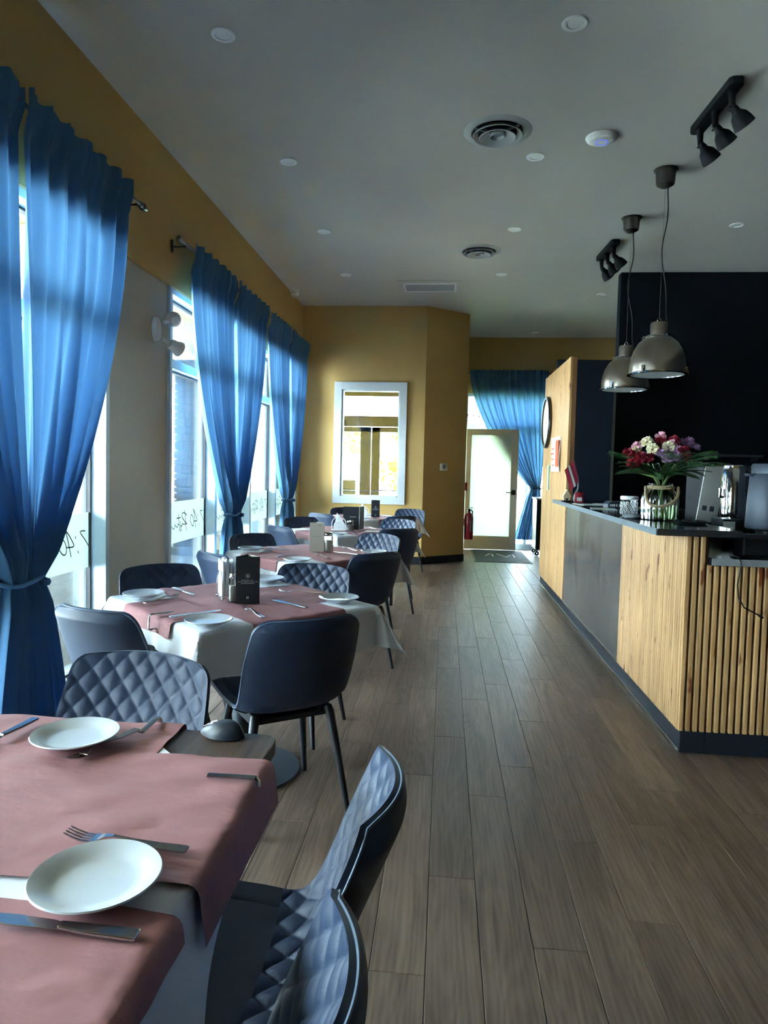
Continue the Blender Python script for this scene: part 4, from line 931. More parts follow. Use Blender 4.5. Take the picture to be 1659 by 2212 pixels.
shaker('glass sugar jar with a chrome lid beside the beige menu', -0.79, 4.72, 0.036, 0.135, 'sugar', 'jar')
shaker('salt shaker beside the dark menu card on the second table', -0.885, 2.87, 0.019, 0.125, 'sugar')
shaker('salt shaker beside the open menu on the fourth table', -0.865, 6.33, 0.021, 0.09, 'sugar')
shaker('pepper shaker beside the open menu on the fourth table', -0.835, 6.27, 0.023, 0.10, 'pepper')

# ------------------------------------------------------------------ ceiling fixtures
dl = thing('downlight', 'x', 'downlight', (0, 0, CE), 0, 'small round white recessed downlights')
MB().lathe([(0.040, -0.001), (0.043, -0.006), (0.060, -0.007), (0.0655, -0.003), (0.0655, 0.0), (0.040, 0.0)], 36, (0, 0, 0), True).build('ring', 'plastic_white', dl, smooth=0.6)
MB().lathe([(0.001, -0.0015), (0.041, -0.0015), (0.041, -0.0005), (0.001, -0.0005)], 28).build('lens', 'lamp_lens', dl)
DLP = [(-1.22, 3.663, 'white downlight nearest the camera on the window side of the ceiling'), (0.584, 3.674, 'white downlight nearest the camera on the bar side of the ceiling'), (-1.217, 5.175, 'white downlight second along the window side of the ceiling'), (0.581, 5.168, 'white downlight beside the large round air diffuser'), (-1.217, 6.70, 'white downlight third along the window side of the ceiling'), (0.584, 6.683, 'white downlight before the farther round air diffuser'), (-1.222, 8.205, 'white downlight nearest the corner camera'), (0.581, 8.19, 'white downlight right of the return-air grille'), (1.909, 9.125, 'white downlight beside the top corner of the black wall'), (2.543, 6.627, 'white downlight over the bar, right of the pendants'), (1.4, 11.6, 'white downlight farthest back, above the far curtain')]
for i, (x, y, lb) in enumerate(DLP):
    if i == 0: dl.location = (x, y, CE); dl['label'] = lb
    else: dup(dl, lb, (x, y, CE))
def diffuser(label, x, y):
    t = thing('air_diffuser', label, 'air vent', (x, y, CE))
    MB().lathe([(0.165, -0.004), (0.175, -0.012), (0.20, -0.010), (0.226, -0.001), (0.226, 0.0), (0.165, 0.0)], 56, (0, 0, 0), True).build('flange', 'plastic_dim', t, smooth=0.7)
    MB().lathe([(0.001, -0.0008), (0.170, -0.0008), (0.170, -0.0002), (0.001, -0.0002)], 40).build('throat', 'hole_black', t)
    MB().lathe([(0.128, -0.012), (0.150, -0.030), (0.160, -0.033), (0.163, -0.030), (0.150, -0.020), (0.136, -0.006)], 56, (0, 0, 0), True).build('cone_outer', 'plastic_dim', t, smooth=0.7)
    MB().lathe([(0.052, -0.010), (0.095, -0.036), (0.118, -0.045), (0.122, -0.042), (0.098, -0.028), (0.058, -0.004)], 56, (0, 0, 0), True).build('cone_middle', 'plastic_dim', t, smooth=0.7)
    MB().lathe([(0.001, -0.018), (0.03, -0.022), (0.044, -0.040), (0.048, -0.039), (0.05, -0.02), (0.03, -0.008), (0.001, -0.006)], 40).build('cone_inner', 'plastic_dim', t, smooth=0.7)
    for k in range(3):
        a = 2 * PI * k / 3 + 0.4; MB().box(-0.165, -0.02, -0.004, 0.004, -0.016, -0.002).xf(Matrix.Rotation(a, 4, 'Z')).build('spoke', 'plastic_dim', t)
diffuser('large round white air diffuser nearest on the ceiling', 0.285, 4.785); diffuser('farther round white air diffuser on the ceiling', 0.286, 7.33)
gr = thing('return_grille', 'rectangular white return-air grille on the ceiling', 'air vent', (-0.245, 8.72, CE))
MB().box(-0.395, 0.395, -0.27, -0.15, -0.006, 0).box(-0.395, 0.395, 0.20, 0.27, -0.006, 0).box(-0.395, -0.32, -0.15, 0.20, -0.006, 0).box(0.32, 0.395, -0.15, 0.20, -0.006, 0).build('flange', 'ceiling_paint', gr, bev=0.002)
MB().box(-0.325, 0.325, -0.16, -0.135, -0.016, 0).box(-0.325, 0.325, 0.185, 0.21, -0.016, 0).box(-0.325, -0.30, -0.135, 0.185, -0.016, 0).box(0.30, 0.325, -0.135, 0.185, -0.016, 0).build('frame', 'plastic_white', gr, bev=0.002)
MB().box(-0.30, 0.30, -0.135, 0.185, -0.002, -0.0005).build('backing', 'hole_black', gr)
gl_ = MB().box(-0.30, 0.30, -0.003, 0.003, -0.013, -0.003).xf(Matrix.Rotation(0.5, 4, 'X')).mesh('slat', 'plastic_dim')
for k in range(15): inst('slat', gl_, gr, (0, -0.123 + k * 0.0215, 0))
ap = thing('wifi_access_point', 'round white ceiling access point with a faint blue ring', 'access point', (0.982, 4.894, CE))
MB().lathe([(0.001, -0.036), (0.04, -0.0355), (0.075, -0.03), (0.098, -0.018), (0.106, -0.004), (0.104, 0.0)], 48).build('housing', 'plastic_white', ap, smooth=0.8)
MB().lathe([(0.036, -0.0365), (0.038, -0.0375), (0.041, -0.0368), (0.041, -0.0345), (0.036, -0.035)], 40, (0, 0, 0), True).build('light_ring', 'led_blue', ap, smooth=0.8)
scam = thing('security_camera', 'small white dome camera in the ceiling corner', 'camera', (-1.975, 8.86, CE))
MB().lathe([(0.06, 0.0), (0.064, -0.008), (0.062, -0.026), (0.052, -0.03), (0.001, -0.03)][::-1], 32).build('base', 'plastic_white', scam, smooth=0.6)
MB().lathe([(0.001, -0.052), (0.025, -0.048), (0.042, -0.032), (0.047, 0.0), (0.047, 0.03), (0.001, 0.03)], 32).xf(Matrix.Translation((0.008, -0.006, -0.055)) @ Matrix.Rotation(0.5, 4, 'Y')).build('eyeball', 'plastic_white', scam, smooth=0.6)
MB().lathe([(0.001, -0.006), (0.012, -0.005), (0.013, 0.0), (0.001, 0.002)], 16, (0.022, -0.03, -0.092)).build('lens', 'hole_black', scam, smooth=0.6)
# track lights
def track(label, x, y0, y1, rz):
    L_ = y1 - y0; t = thing('track_light', label, 'spotlight bar', (x, (y0 + y1) / 2, CE), rz, 'black three-lamp spotlight bars')
    poly = [(0.045, -L_ / 2), (0.045, L_ / 2 - 0.04), (0.03, L_ / 2), (-0.03, L_ / 2), (-0.045, L_ / 2 - 0.04), (-0.045, -L_ / 2 + 0.04), (-0.03, -L_ / 2), (0.03, -L_ / 2)]
    poly = [(-0.042, -L_ / 2 + 0.02), (-0.025, -L_ / 2), (0.025, -L_ / 2), (0.042, -L_ / 2 + 0.02), (0.042, L_ / 2 - 0.02), (0.025, L_ / 2), (-0.025, L_ / 2), (-0.042, L_ / 2 - 0.02)]
    MB().prism(poly, -0.045, 0).build('bar', 'matte_black', t, bev=0.004)
    for k in range(3):
        yy = -L_ / 2 + 0.075 + k * (L_ - 0.15) / 2
        MB().tube([(0, yy, -0.045), (0.005, yy, -0.135)], [0.022, 0.016], 12).build('stem', 'matte_black', t, smooth=0.6)
        MB().tube([(0.005, yy - 0.038, -0.14), (0.005, yy + 0.038, -0.14)], 0.006, 8).build('pivot', 'matte_black', t)
        hd_ = MB().lathe([(0.018, 0.02), (0.024, 0.0), (0.027, -0.02), (0.034, -0.028), (0.05, -0.05), (0.06, -0.085), (0.066, -0.12), (0.063, -0.12), (0.056, -0.085), (0.045, -0.052), (0.001, -0.04)], 28)
        hd_.xf(Matrix.Translation((0.02, yy, -0.148)) @ Matrix.Scale(0.92, 4) @ Matrix.Rotation(-0.75, 4, 'Y') @ Matrix.Rotation(0.25, 4, 'X')).build('lamp_head', 'matte_black', t, smooth=0.7)
track('black three-lamp spotlight bar nearest the camera on the ceiling', 1.565, 4.19, 4.80, 0.03)
track('black three-lamp spotlight bar farther back near the black wall', 1.56, 6.98, 7.56, 0.05)
# pendants
def pendant(label, x, y, ztop_shade, sway):
    t = thing('pendant_lamp', label, 'pendant lamp', (x, y, CE), 0, 'brushed metal dome pendants')
    MB().lathe([(0.001, -0.125), (0.04, -0.125), (0.062, -0.11), (0.066, -0.095), (0.072, -0.012), (0.085, -0.006), (0.085, 0.0)], 36).build('canopy', 'brushed_dark', t, smooth=0.7)
    zr = 2.10 - CE                                   # rim
    MB().lathe([(0.208, zr), (0.212, zr + 0.006), (0.198, zr + 0.012), (0.200, zr + 0.06), (0.192, zr + 0.12), (0.172, zr + 0.18), (0.138, zr + 0.235), (0.098, zr + 0.268), (0.064, zr + 0.28), (0.058, zr + 0.276), (0.095, zr + 0.262), (0.133, zr + 0.23), (0.167, zr + 0.176), (0.187, zr + 0.12), (0.195, zr + 0.06), (0.195, zr + 0.008)], 64, (0, 0, 0), True).build('shade', 'brushed', t, smooth=0.9)
    MB().lathe([(0.192, zr - 0.004), (0.214, zr - 0.004), (0.214, zr + 0.003), (0.192, zr + 0.003)], 64, (0, 0, 0), True).build('rim_ring', 'chrome', t, smooth=0.6)
    MB().lathe([(0.001, zr + 0.0), (0.193, zr + 0.0), (0.193, zr + 0.003), (0.001, zr + 0.003)], 48).build('diffuser', 'plastic_dim', t)
    MB().lathe([(0.085, zr + 0.272), (0.092, zr + 0.278), (0.09, zr + 0.286), (0.062, zr + 0.288), (0.058, zr + 0.276)], 40, (0, 0, 0), True).build('collar', 'chrome', t, smooth=0.7)
    MB().lathe([(0.060, zr + 0.284), (0.062, zr + 0.37), (0.056, zr + 0.385), (0.02, zr + 0.39), (0.001, zr + 0.39)], 36).build('cap', 'brushed', t, smooth=0.7)
    ring = [(0.013 * math.cos(a), 0, zr + 0.402 + 0.013 * math.sin(a)) for a in [2 * PI * i / 14 for i in range(14)]]
    MB().tube(ring, 0.003, 6, True).build('eye', 'steel', t, smooth=0.8)
    for k in range(3):
        a = 2 * PI * k / 3 + 3.95
        MB().box(0.197, 0.212, -0.012, 0.012, zr + 0.004, zr + 0.05).box(0.210, 0.220, -0.008, 0.008, zr - 0.004, zr + 0.03).xf(Matrix.Rotation(a, 4, 'Z')).build('clip', 'chrome', t, bev=0.002, seg=1)
        MB().tube([(0.085, 0, zr + 0.284), (0.11, 0, zr + 0.283), (0.112, 0, zr + 0.265)], 0.004, 6).xf(Matrix.Rotation(a + 1, 4, 'Z')).build('hook', 'chrome', t)
    MB().tube([(0, 0, -0.12), (0, 0, zr + 0.41)], 0.0015, 6).build('wire', 'steel', t)
    top = -0.122; bot = zr + 0.36; pts = []
    for i in range(41):
        f = i / 40; e = math.sin(PI * min(1, f * 1.02)); z = top + (bot - top) * f
        pts.append((0.02 + sway * e * math.sin(f * 9 + 0.6) * 0.9 + 0.04 * f ** 6, 0.012 * math.sin(f * 11), z))
    MB().tube(pts, 0.0045, 8).build('cord', 'black_metal', t, smooth=0.8)
pendant('brushed metal dome pendant over the bar, nearer and higher in the photo', 1.562, 5.43, 0, 0.030)
pendant('brushed metal dome pendant over the bar, farther of the two', 1.572, 6.42, 0, 0.035)

# ------------------------------------------------------------------ wall fixtures
em = thing('emergency_light', 'white twin-head emergency light on the wall pier', 'emergency light', (XL - 0.03, 4.86, 2.30))
MB().lathe([(0.001, 0.04), (0.024, 0.04), (0.038, 0.034), (0.042, 0.02), (0.042, 0.0)][::-1], 36).xf(Matrix.Rotation(PI / 2, 4, 'Y') @ Matrix.Scale(2.0, 4, (1, 0, 0)) @ Matrix.Translation((0, -0.05, 0))).build('body', 'plastic_white', em, smooth=0.8)
for sz, dy in ((1, 0.055), (-1, 0.075)):
    MB().tube([(0.04, 0.02, sz * 0.06), (0.065, 0.045, sz * 0.075)], 0.014, 10).build('swivel', 'plastic_white', em, smooth=0.7)
    hd_ = MB().lathe([(0.001, 0.05), (0.03, 0.05), (0.04, 0.035), (0.044, 0.0), (0.055, -0.035), (0.055, -0.045), (0.05, -0.047)], 28)
    hd_.xf(Matrix.Translation((0.085, 0.045 + dy, sz * 0.095)) @ Matrix.Rotation(1.9 if sz > 0 else 1.2, 4, 'X') @ Matrix.Rotation(0.5 * sz, 4, 'Y')).build('lamp_head', 'plastic_white', em, smooth=0.7)
tdir = Vector((AX1 - AX0, AY1 - AY0)).normalized(); tang = math.atan2(tdir.y, tdir.x)
tm_ = thing('thermostat', 'white thermostat on the angled wall', 'thermostat', (-0.025, 9.76 + (0.275) * tdir.y / tdir.x, 1.38), tang)
MB().box(-0.065, 0.065, -0.022, 0, -0.052, 0.052).build('housing', 'plastic_white', tm_, bev=0.006)
MB().box(-0.032, 0.032, -0.0235, -0.022, -0.025, 0.035).build('screen', 'screen_teal', tm_); MB().lathe([(0.001, -0.002), (0.006, -0.002), (0.006, 0.0), (0.001, 0.0)], 12).xf(Matrix.Translation((0, -0.022, -0.038)) @ Matrix.Rotation(-PI / 2, 4, 'X')).build('button', 'plastic_dim', tm_)
fe = thing('fire_extinguisher', 'red fire extinguisher hung on the end of the angled wall', 'extinguisher', (0.375, 10.36, 0.32))
MB().lathe([(0.001, 0.0), (0.062, 0.0), (0.067, 0.01), (0.067, 0.32), (0.06, 0.355), (0.035, 0.385), (0.022, 0.40), (0.022, 0.415)], 32).build('cylinder', 'extinguisher_red', fe, smooth=0.7)
MB().lathe([(0.018, 0.413), (0.018, 0.445), (0.008, 0.45)], 16).box(-0.012, 0.05, -0.008, 0.008, 0.445, 0.455).box(-0.02, 0.06, -0.009, 0.009, 0.468, 0.476).build('valve', 'equip_black', fe)
MB().tube([(0.02, -0.02, 0.43), (0.05, -0.03, 0.42), (0.045, -0.066, 0.36), (0.035, -0.068, 0.2), (0.035, -0.068, 0.12)], 0.010, 8).build('hose', 'equip_black', fe, smooth=0.8)
MB().slab(lambda u, v: (0.0685 * math.sin(0.25 + u * 1.1), -0.0685 * math.cos(0.25 + u * 1.1), 0.12 + v * 0.16), 8, 2, lambda u, v: (0.0675 * math.sin(0.25 + u * 1.1), -0.0675 * math.cos(0.25 + u * 1.1), 0.12 + v * 0.16)).build('sticker', 'tag_white', fe, smooth=0.8)
MB().box(0.0, 0.003, -0.018, 0.018, -0.12, 0.0).xf(Matrix.Translation((0.06, -0.03, 0.40)) @ Matrix.Rotation(-0.45, 4, 'Y')).build('inspection_tag', 'tag_white', fe)
MB().box(-0.073, -0.066, -0.03, 0.03, 0.2, 0.3).build('bracket', 'equip_black', fe)
fp = thing('fire_alarm_pull', 'small red fire alarm pull on the wall end beside the frosted door', 'alarm pull', (0.302, 10.36, 1.10))
MB().box(0, 0.035, -0.045, 0.045, -0.06, 0.06).build('box', 'extinguisher_red', fp, bev=0.005); MB().box(0.035, 0.045, -0.03, 0.03, -0.02, -0.005).build('handle', 'tag_white', fp)
dm = thing('door_mat', 'dark rubber door mat in front of the frosted door', 'mat', (0.895, 11.02, 0.0))
MB().box(-0.43, 0.43, -0.77, 0.77, 0.0, 0.008).build('base', 'gasket', dm, bev=0.003)
for k in range(26): MB().box(-0.40, 0.40, -0.735 + k * 0.057, -0.69 + k * 0.057, 0.008, 0.012).build('rib', 'mat_rubber', dm)
for k, (a, b) in enumerate(((-0.2, 0.06), (-0.12, 0.04), (0.02, 0.1), (0.13, 0.05), (0.21, 0.08))): MB().box(a, a + 0.02, -0.1 - b, 0.1 + b, 0.012, 0.0125).xf(Matrix.Rotation(0.3 * (k % 3 - 1), 4, 'Z')).build('print', 'tag_white', dm)
ct = thing('service_cart', 'tall black cart on casters beside the pine screen', 'cart', (1.60, 11.45, 0))
MB().box(-0.13, 0.13, -0.25, 0.25, 0.10, 0.90).build('cabinet', 'equip_black', ct, bev=0.004)
MB().box(-0.132, -0.13, -0.25, 0.25, 0.10, 0.90).box(-0.145, 0.145, -0.265, 0.265, 0.90, 0.925).build('side_panel', 'plastic_dim', ct)
for sx in (-0.1, 0.1):
    for sy in (-0.2, 0.2):
        c_ = MB().lathe([(0.008, -0.012), (0.035, -0.012), (0.038, 0), (0.035, 0.012), (0.008, 0.012)], 20, (0, 0, 0), True).xf(Matrix.Translation((sx, sy, 0.038)) @ Matrix.Rotation(PI / 2, 4, 'X')).build('caster', 'equip_black', ct, smooth=0.6)
        MB().box(sx - 0.012, sx + 0.012, sy - 0.018, sy + 0.018, 0.055, 0.10).build('fork_plate', 'steel', c_)
# neon word seen from behind (reads OPEN from the street)
ns = thing('open_sign', 'unlit open sign in thin tubing hung in the far window, seen from behind', 'sign', (0.60, 11.985, 2.27))
def arc(cx, cz, r_, a0, a1, n=20): return [(cx + r_ * math.cos(math.radians(a0 + (a1 - a0) * i / n)), 0, cz + r_ * math.sin(math.radians(a0 + (a1 - a0) * i / n))) for i in range(n + 1)]
MB().tube(arc(0, 0, 0.045, 0, 354), 0.0055, 6).build('letter_o', 'gasket', ns, smooth=0.8)
MB().tube([(-0.05, 0, -0.13), (-0.05, 0, 0.02)] + arc(-0.095, 0, 0.045, 0, 354), 0.0055, 6).build('letter_p', 'gasket', ns, smooth=0.8)
MB().tube([(-0.145, 0, 0.0), (-0.235, 0, 0.0)] + arc(-0.19, 0, 0.045, 180, -120), 0.0055, 6).build('letter_e', 'gasket', ns, smooth=0.8)
MB().tube([(-0.245, 0, -0.045), (-0.245, 0, 0.02)] + arc(-0.275, 0.005, 0.03, 0, 180) + [(-0.305, 0, -0.045)], 0.0055, 6).build('letter_n', 'gasket', ns, smooth=0.8)
MB().tube([(-0.31, 0.01, -0.085), (0.07, 0.01, -0.085)], 0.005, 6).tube([(-0.2, 0.01, -0.085), (-0.2, 0.01, 0.33)], 0.002, 6).build('frame_wire', 'gasket', ns)

# ------------------------------------------------------------------ things on the bar
ZB = 1.10
vs = thing('flower_vase', 'ribbed glass jar vase with a rope handle on the bar ledge', 'vase', (1.205, 4.02, ZB))
nseg = 96; prof = [(0.082, 0.0), (0.094, 0.006), (0.097, 0.03), (0.098, 0.11), (0.09, 0.145), (0.068, 0.172), (0.062, 0.18), (0.062, 0.20), (0.066, 0.205)]
def ribbed(prof, sc):
    vs_ = []; fs = []
    for i, (r_, z_) in enumerate(prof):
        for k in range(nseg):
            a = 2 * PI * k / nseg; rr = (r_ + (0.003 * math.cos(a * 24) if 0 < i < 5 else 0)) * sc; vs_.append((rr * math.cos(a), rr * math.sin(a), z_))
    for i in range(len(prof) - 1):
        for k in range(nseg): fs.append((i * nseg + k, i * nseg + (k + 1) % nseg, (i + 1) * nseg + (k + 1) % nseg, (i + 1) * nseg + k))
    fs.append(list(range(nseg))[::-1]); return MB().add(vs_, fs)
ribbed(prof, 1.0).build('glass_jar', 'vase_glass', vs, smooth=0.9)
MB().lathe([(0.001, 0.006), (0.085, 0.006), (0.09, 0.03), (0.09, 0.085), (0.001, 0.085)], 40).build('water', 'water', vs, smooth=0.6)
for dz in (0.178, 0.187): MB().tube([(0.068 * math.cos(2 * PI * i / 32), 0.068 * math.sin(2 * PI * i / 32), dz) for i in range(32)], 0.006, 8, True).build('rope_collar', 'rope', vs, smooth=0.8)
hp = []
for i in range(31):
    f = i / 30; a = PI * f; sa = math.sin(a) ** 0.55; hp.append((-0.088 * math.cos(a) - 0.02 * sa, -0.02 - 0.088 * sa, 0.185 - 0.105 * sa * (1.2 - 0.45 * f)))
MB().tube(hp, 0.0085, 8).build('rope_handle', 'rope', vs, smooth=0.8)
bq = thing('bouquet', 'bouquet of red, purple and white flowers in the glass jar vase', 'bouquet', (1.205, 4.02, ZB + 0.205))
for k in range(12):
    a = random.uniform(0, 2 * PI); r0 = random.uniform(0.01, 0.06)
    MB().tube([(r0 * math.cos(a), r0 * math.sin(a), -0.19), (0.02 * math.cos(a + 2.5), 0.02 * math.sin(a + 2.5), 0.0), (0.09 * math.cos(a + 2.7), 0.09 * math.sin(a + 2.7), 0.11)], 0.003, 6).build('stem', 'leaf_light', bq, smooth=0.8)
def petals_ball(r_, n, seed):
    rnd_ = random.Random(seed); mb = MB()
    for k in range(n):
        z = rnd_.uniform(-0.3, 1); a = rnd_.uniform(0, 2 * PI); d = Vector((math.sqrt(1 - min(z * z, 1)) * math.cos(a), math.sqrt(1 - min(z * z, 1)) * math.sin(a), z))
        s = d.orthogonal().normalized(); s = Matrix.Rotation(rnd_.uniform(0, 6), 3, d) @ s; t_ = d.cross(s)
        b0 = d * r_ * 0.3; m0 = d * r_ * 0.75 + t_ * r_ * 0.15; e0 = d * r_ * rnd_.uniform(0.9, 1.15) + t_ * r_ * rnd_.uniform(0.1, 0.4)
        wd_ = r_ * 0.38
        mb.add([b0 - s * wd_ * 0.3, b0 + s * wd_ * 0.3, m0 + s * wd_, e0 + s * wd_ * 0.7 + t_ * 0.002, e0 + d * r_ * 0.08, e0 - s * wd_ * 0.7, m0 - s * wd_], [(0, 1, 2, 6), (6, 2, 3, 4), (6, 4, 5)])
    return mb
def daisy(r_, n, seed):
    rnd_ = random.Random(seed); mb = MB()
    for ring_, (q, up) in enumerate(((1.0, 0.15), (0.8, 0.4), (0.55, 0.7))):
        for k in range(n):
            a = 2 * PI * (k + 0.5 * ring_) / n + rnd_.uniform(-0.1, 0.1); d = Vector((math.cos(a), math.sin(a), 0)); s = Vector((-d.y, d.x, 0)) * r_ * 0.10
            e = d * r_ * q + Vector((0, 0, r_ * up)); m_ = d * r_ * q * 0.5 + Vector((0, 0, r_ * up * 0.35))
            mb.add([s * -0.3, s * 0.3, m_ + s, e + s * 0.5, e - s * 0.5, m_ - s], [(0, 1, 2, 5), (5, 2, 3, 4)])
    return mb
red_me = [petals_ball(0.029, 46, q).mesh('blossom', 'petal_red', 0.5) for q in (1, 2)]
whi_me = petals_ball(0.030, 50, 3).mesh('blossom', 'petal_white', 0.5); pin_me = petals_ball(0.026, 24, 4).mesh('blossom', 'petal_pink', 0.5)
pur_me = [daisy(0.034, 15, q).mesh('blossom', 'petal_purple', 0.5) for q in (5, 6)]
BL = [('r', -0.191, 0.164), ('r', -0.176, 0.108), ('r', -0.138, 0.146), ('r', -0.102, 0.137), ('r', -0.03, 0.232), ('r', 0.042, 0.236), ('r', 0.082, 0.178), ('r', -0.15, 0.12), ('w', -0.082, 0.185), ('w', -0.10, 0.225), ('w', 0.0, 0.20), ('p', -0.142, 0.21), ('p', -0.03, 0.262), ('p', 0.02, 0.22),
      ('u', 0.005, 0.182), ('u', 0.02, 0.135), ('u', -0.02, 0.13), ('u', 0.10, 0.225), ('u', 0.132, 0.212), ('u', 0.165, 0.20), ('u', 0.045, 0.15), ('u', 0.14, 0.235), ('u', -0.05, 0.16)]
for i, (c, dx, dz) in enumerate(BL):
    y = -0.13 + 0.35 * (abs(dx) / 0.2) ** 2 * 0.35 + max(0, dz - 0.16) * 0.9 + random.uniform(-0.02, 0.02)
    me = {'r': red_me[i % 2], 'w': whi_me, 'p': pin_me, 'u': pur_me[i % 2]}[c]
    o = inst('blossom', me, bq, (dx, y, dz)); d = Vector((dx * 1.5, -0.5 + dz * 0.8, 0.25 + dz * 1.6)).normalized(); o.rotation_euler = d.to_track_quat('Z', 'Y').to_euler()
for i in range(7):   # back half of the bouquet
    a = PI * (0.1 + 0.8 * i / 6); o = inst('blossom', red_me[0] if i % 3 == 0 else (pur_me[0] if i % 3 == 1 else whi_me), bq, (0.15 * math.cos(a), 0.13 * math.sin(a), 0.15 + 0.04 * (i % 2)))
    o.rotation_euler = Vector((math.cos(a), math.sin(a), 0.8)).to_track_quat('Z', 'Y').to_euler()
def blade(L_, w_, droop):
    def fn(u, v):
        s = u; x = L_ * s; zz = 0.10 * L_ / 0.25 * s - droop * s * s; return (x, (v - 0.5) * w_ * math.sin(PI * min(0.03 + s * 0.97, 1)) ** 0.8, zz + 0.006 * abs(v - 0.5))
    return MB().grid(fn, 10, 2)
leafA = blade(0.24, 0.075, 0.10).mesh('leaf', 'leaf_green', 0.8); leafB = blade(0.21, 0.05, 0.07).mesh('leaf', 'leaf_light', 0.8)
def frond():
    mb = MB(); n = 16
    for k in range(n):
        s = 0.25 + 0.75 * k / n
        for sg in (-1, 1):
            p = Vector((0.3 * s, 0, 0.13 * s - 0.09 * s * s)); ln = 0.10 * math.sin(PI * (0.2 + 0.78 * k / n)); e = p + Vector((ln * 0.75, sg * ln * 0.7, -0.02 * s))
            mb.add([p + Vector((-0.004, 0, 0)), p + Vector((0.005, 0, 0)), e], [(0, 1, 2)] if sg > 0 else [(0, 2, 1)])
    return mb.tube([(0, 0, 0), (0.15, 0, 0.043), (0.3, 0, 0.04)], 0.002, 5)
fro = frond().mesh('frond', 'leaf_green', 0.8)
for i, a in enumerate((175, 188, 205, 160, 230, 290, 330, 20, 60, 120, 250, 310, 196, 182, 215, 270, 345, 300)):
    o = inst('leaf', leafA if i % 3 else leafB, bq, (0.02 * math.cos(math.radians(a)), 0.02 * math.sin(math.radians(a)), 0.02 + 0.012 * (i % 4))); o.rotation_euler = (random.uniform(-0.4, 0.4), random.uniform(-0.25, 0.05), math.radians(a))
for i, a in enumerate((-30, -8, 10, -55, 195, -80, 35, 150, 75, -18, -42, 2, -68, 210, -100)):
    o = inst('frond', fro, bq, (0.02 * math.cos(math.radians(a)), 0.02 * math.sin(math.radians(a)), 0.04 + 0.015 * (i % 3))); o.rotation_euler = (random.uniform(-0.3, 0.3), random.uniform(-0.35, 0.0), math.radians(a))
# small things along the ledge
fv = thing('bottle_vase', 'small dark bottle vase holding the flag at the far end of the ledge', 'vase', (1.10, 5.85, ZB))
MB().lathe([(0.001, 0.0), (0.03, 0.0), (0.04, 0.02), (0.042, 0.05), (0.03, 0.085), (0.012, 0.12), (0.009, 0.17), (0.012, 0.18)], 28).build('glass', 'mouse_black', fv, smooth=0.8)
MB().slab(lambda u, v: (-0.035 + u * 0.07, -0.045 - 0.006 * math.sin(u * PI), 0.005 + v * 0.085), 4, 4, lambda u, v: (-0.035 + u * 0.07, -0.043 - 0.006 * math.sin(u * PI), 0.005 + v * 0.085)).build('label_card', 'extinguisher_red', fv)
MB().box(-0.02, 0.02, -0.054, -0.052, 0.02, 0.05).build('label_print', 'tag_white', fv)
fg = thing('small_flag', 'small dark red and white flag leaning out of the bottle vase', 'flag', (1.10, 5.85, ZB + 0.15))
MB().tube([(0.0, 0, -0.08), (-0.005, 0, 0.06), (-0.045, 0, 0.20)], 0.002, 6).build('stick', 'steel', fg)
def flagfn(off, v0, v1):
    def fn(u, v):
        vv = v0 + (v1 - v0) * v; P = Vector((-0.05, 0, 0.195)) + Vector((0.055, 0, -0.17)) * u
        d = Vector((-0.07, 0.0, -0.075)) ; p = P + d * vv; return (p.x, p.y + 0.006 * math.sin(vv * 5 + u * 2) + off, p.z)
    return fn
for v0, v1, mt in ((0, 0.4, 'flag_red'), (0.4, 0.6, 'print_white'), (0.6, 1.0, 'flag_red')):
    MB().slab(flagfn(-0.0005, v0, v1), 8, 4, flagfn(0.0005, v0, v1)).build('stripe', mt, fg, smooth=0.8)
ho = thing('house_ornament', 'little steep-roofed house ornament at the far end of the ledge', 'ornament', (1.045, 6.08, ZB))
MB().box(-0.028, 0.028, -0.025, 0.025, 0.0, 0.045).build('walls', 'house_ornament', ho, bev=0.002)
MB().prism([(-0.036, 0.042), (0.036, 0.042), (0, 0.105)], -0.03, 0.03).xf(Matrix.Rotation(PI / 2, 4, 'X')).build('roof', 'house_ornament', ho)
MB().lathe([(0.001, 0), (0.05, 0), (0.045, 0.012), (0.001, 0.015)], 20, (0.0, 0, 0)).build('stand', 'equip_black', ho); MB().box(-0.008, 0.008, -0.027, -0.025, 0.01, 0.03).build('door', 'equip_black', ho)
def leaflet(label, x, y, a, w_, l_, mt):
    o = MB().box(-w_ / 2, w_ / 2, -l_ / 2, l_ / 2, 0, 0.002).build('leaflet', mt, loc=(x, y, ZB + 0.001), rz=a); tag(o, label, 'leaflet'); MB().box(-w_ * 0.42, w_ * 0.3, -l_ * 0.4, l_ * 0.1, 0.002, 0.0024).build('picture', 'sign_green', o)
leaflet('flat printed leaflet on the ledge near the flag', 1.13, 5.62, 0.2, 0.16, 0.24, 'laptop_paper'); leaflet('flat printed leaflet on the ledge near the card terminal', 1.12, 5.02, -0.15, 0.17, 0.26, 'laptop_paper')
leaflet('pale folder on the ledge behind the card terminal', 1.30, 5.75, 0.1, 0.14, 0.24, 'tag_white')
po = thing('card_terminal', 'dark card terminal with white markings on the ledge', 'card terminal', (1.245, 5.22, ZB), 0.15)
MB().prism([(-0.07, 0.0), (0.07, 0.0), (0.07, 0.045), (0.055, 0.052), (-0.05, 0.05), (-0.07, 0.03)], -0.05, 0.05).xf(Matrix.Rotation(PI / 2, 4, 'X')).build('case', 'mouse_black', po, bev=0.004)
for q, w_ in ((-0.055, 0.008), (-0.043, 0.010), (-0.03, 0.012), (-0.01, 0.009), (0.012, 0.009), (0.032, 0.01)): MB().box(q, q + w_, -0.0515, -0.05, 0.014, 0.03).build('marking', 'print_white', po)
jr = thing('lace_jar', 'glass jar with a white lace pattern beside the vase', 'jar', (1.115, 4.32, ZB))
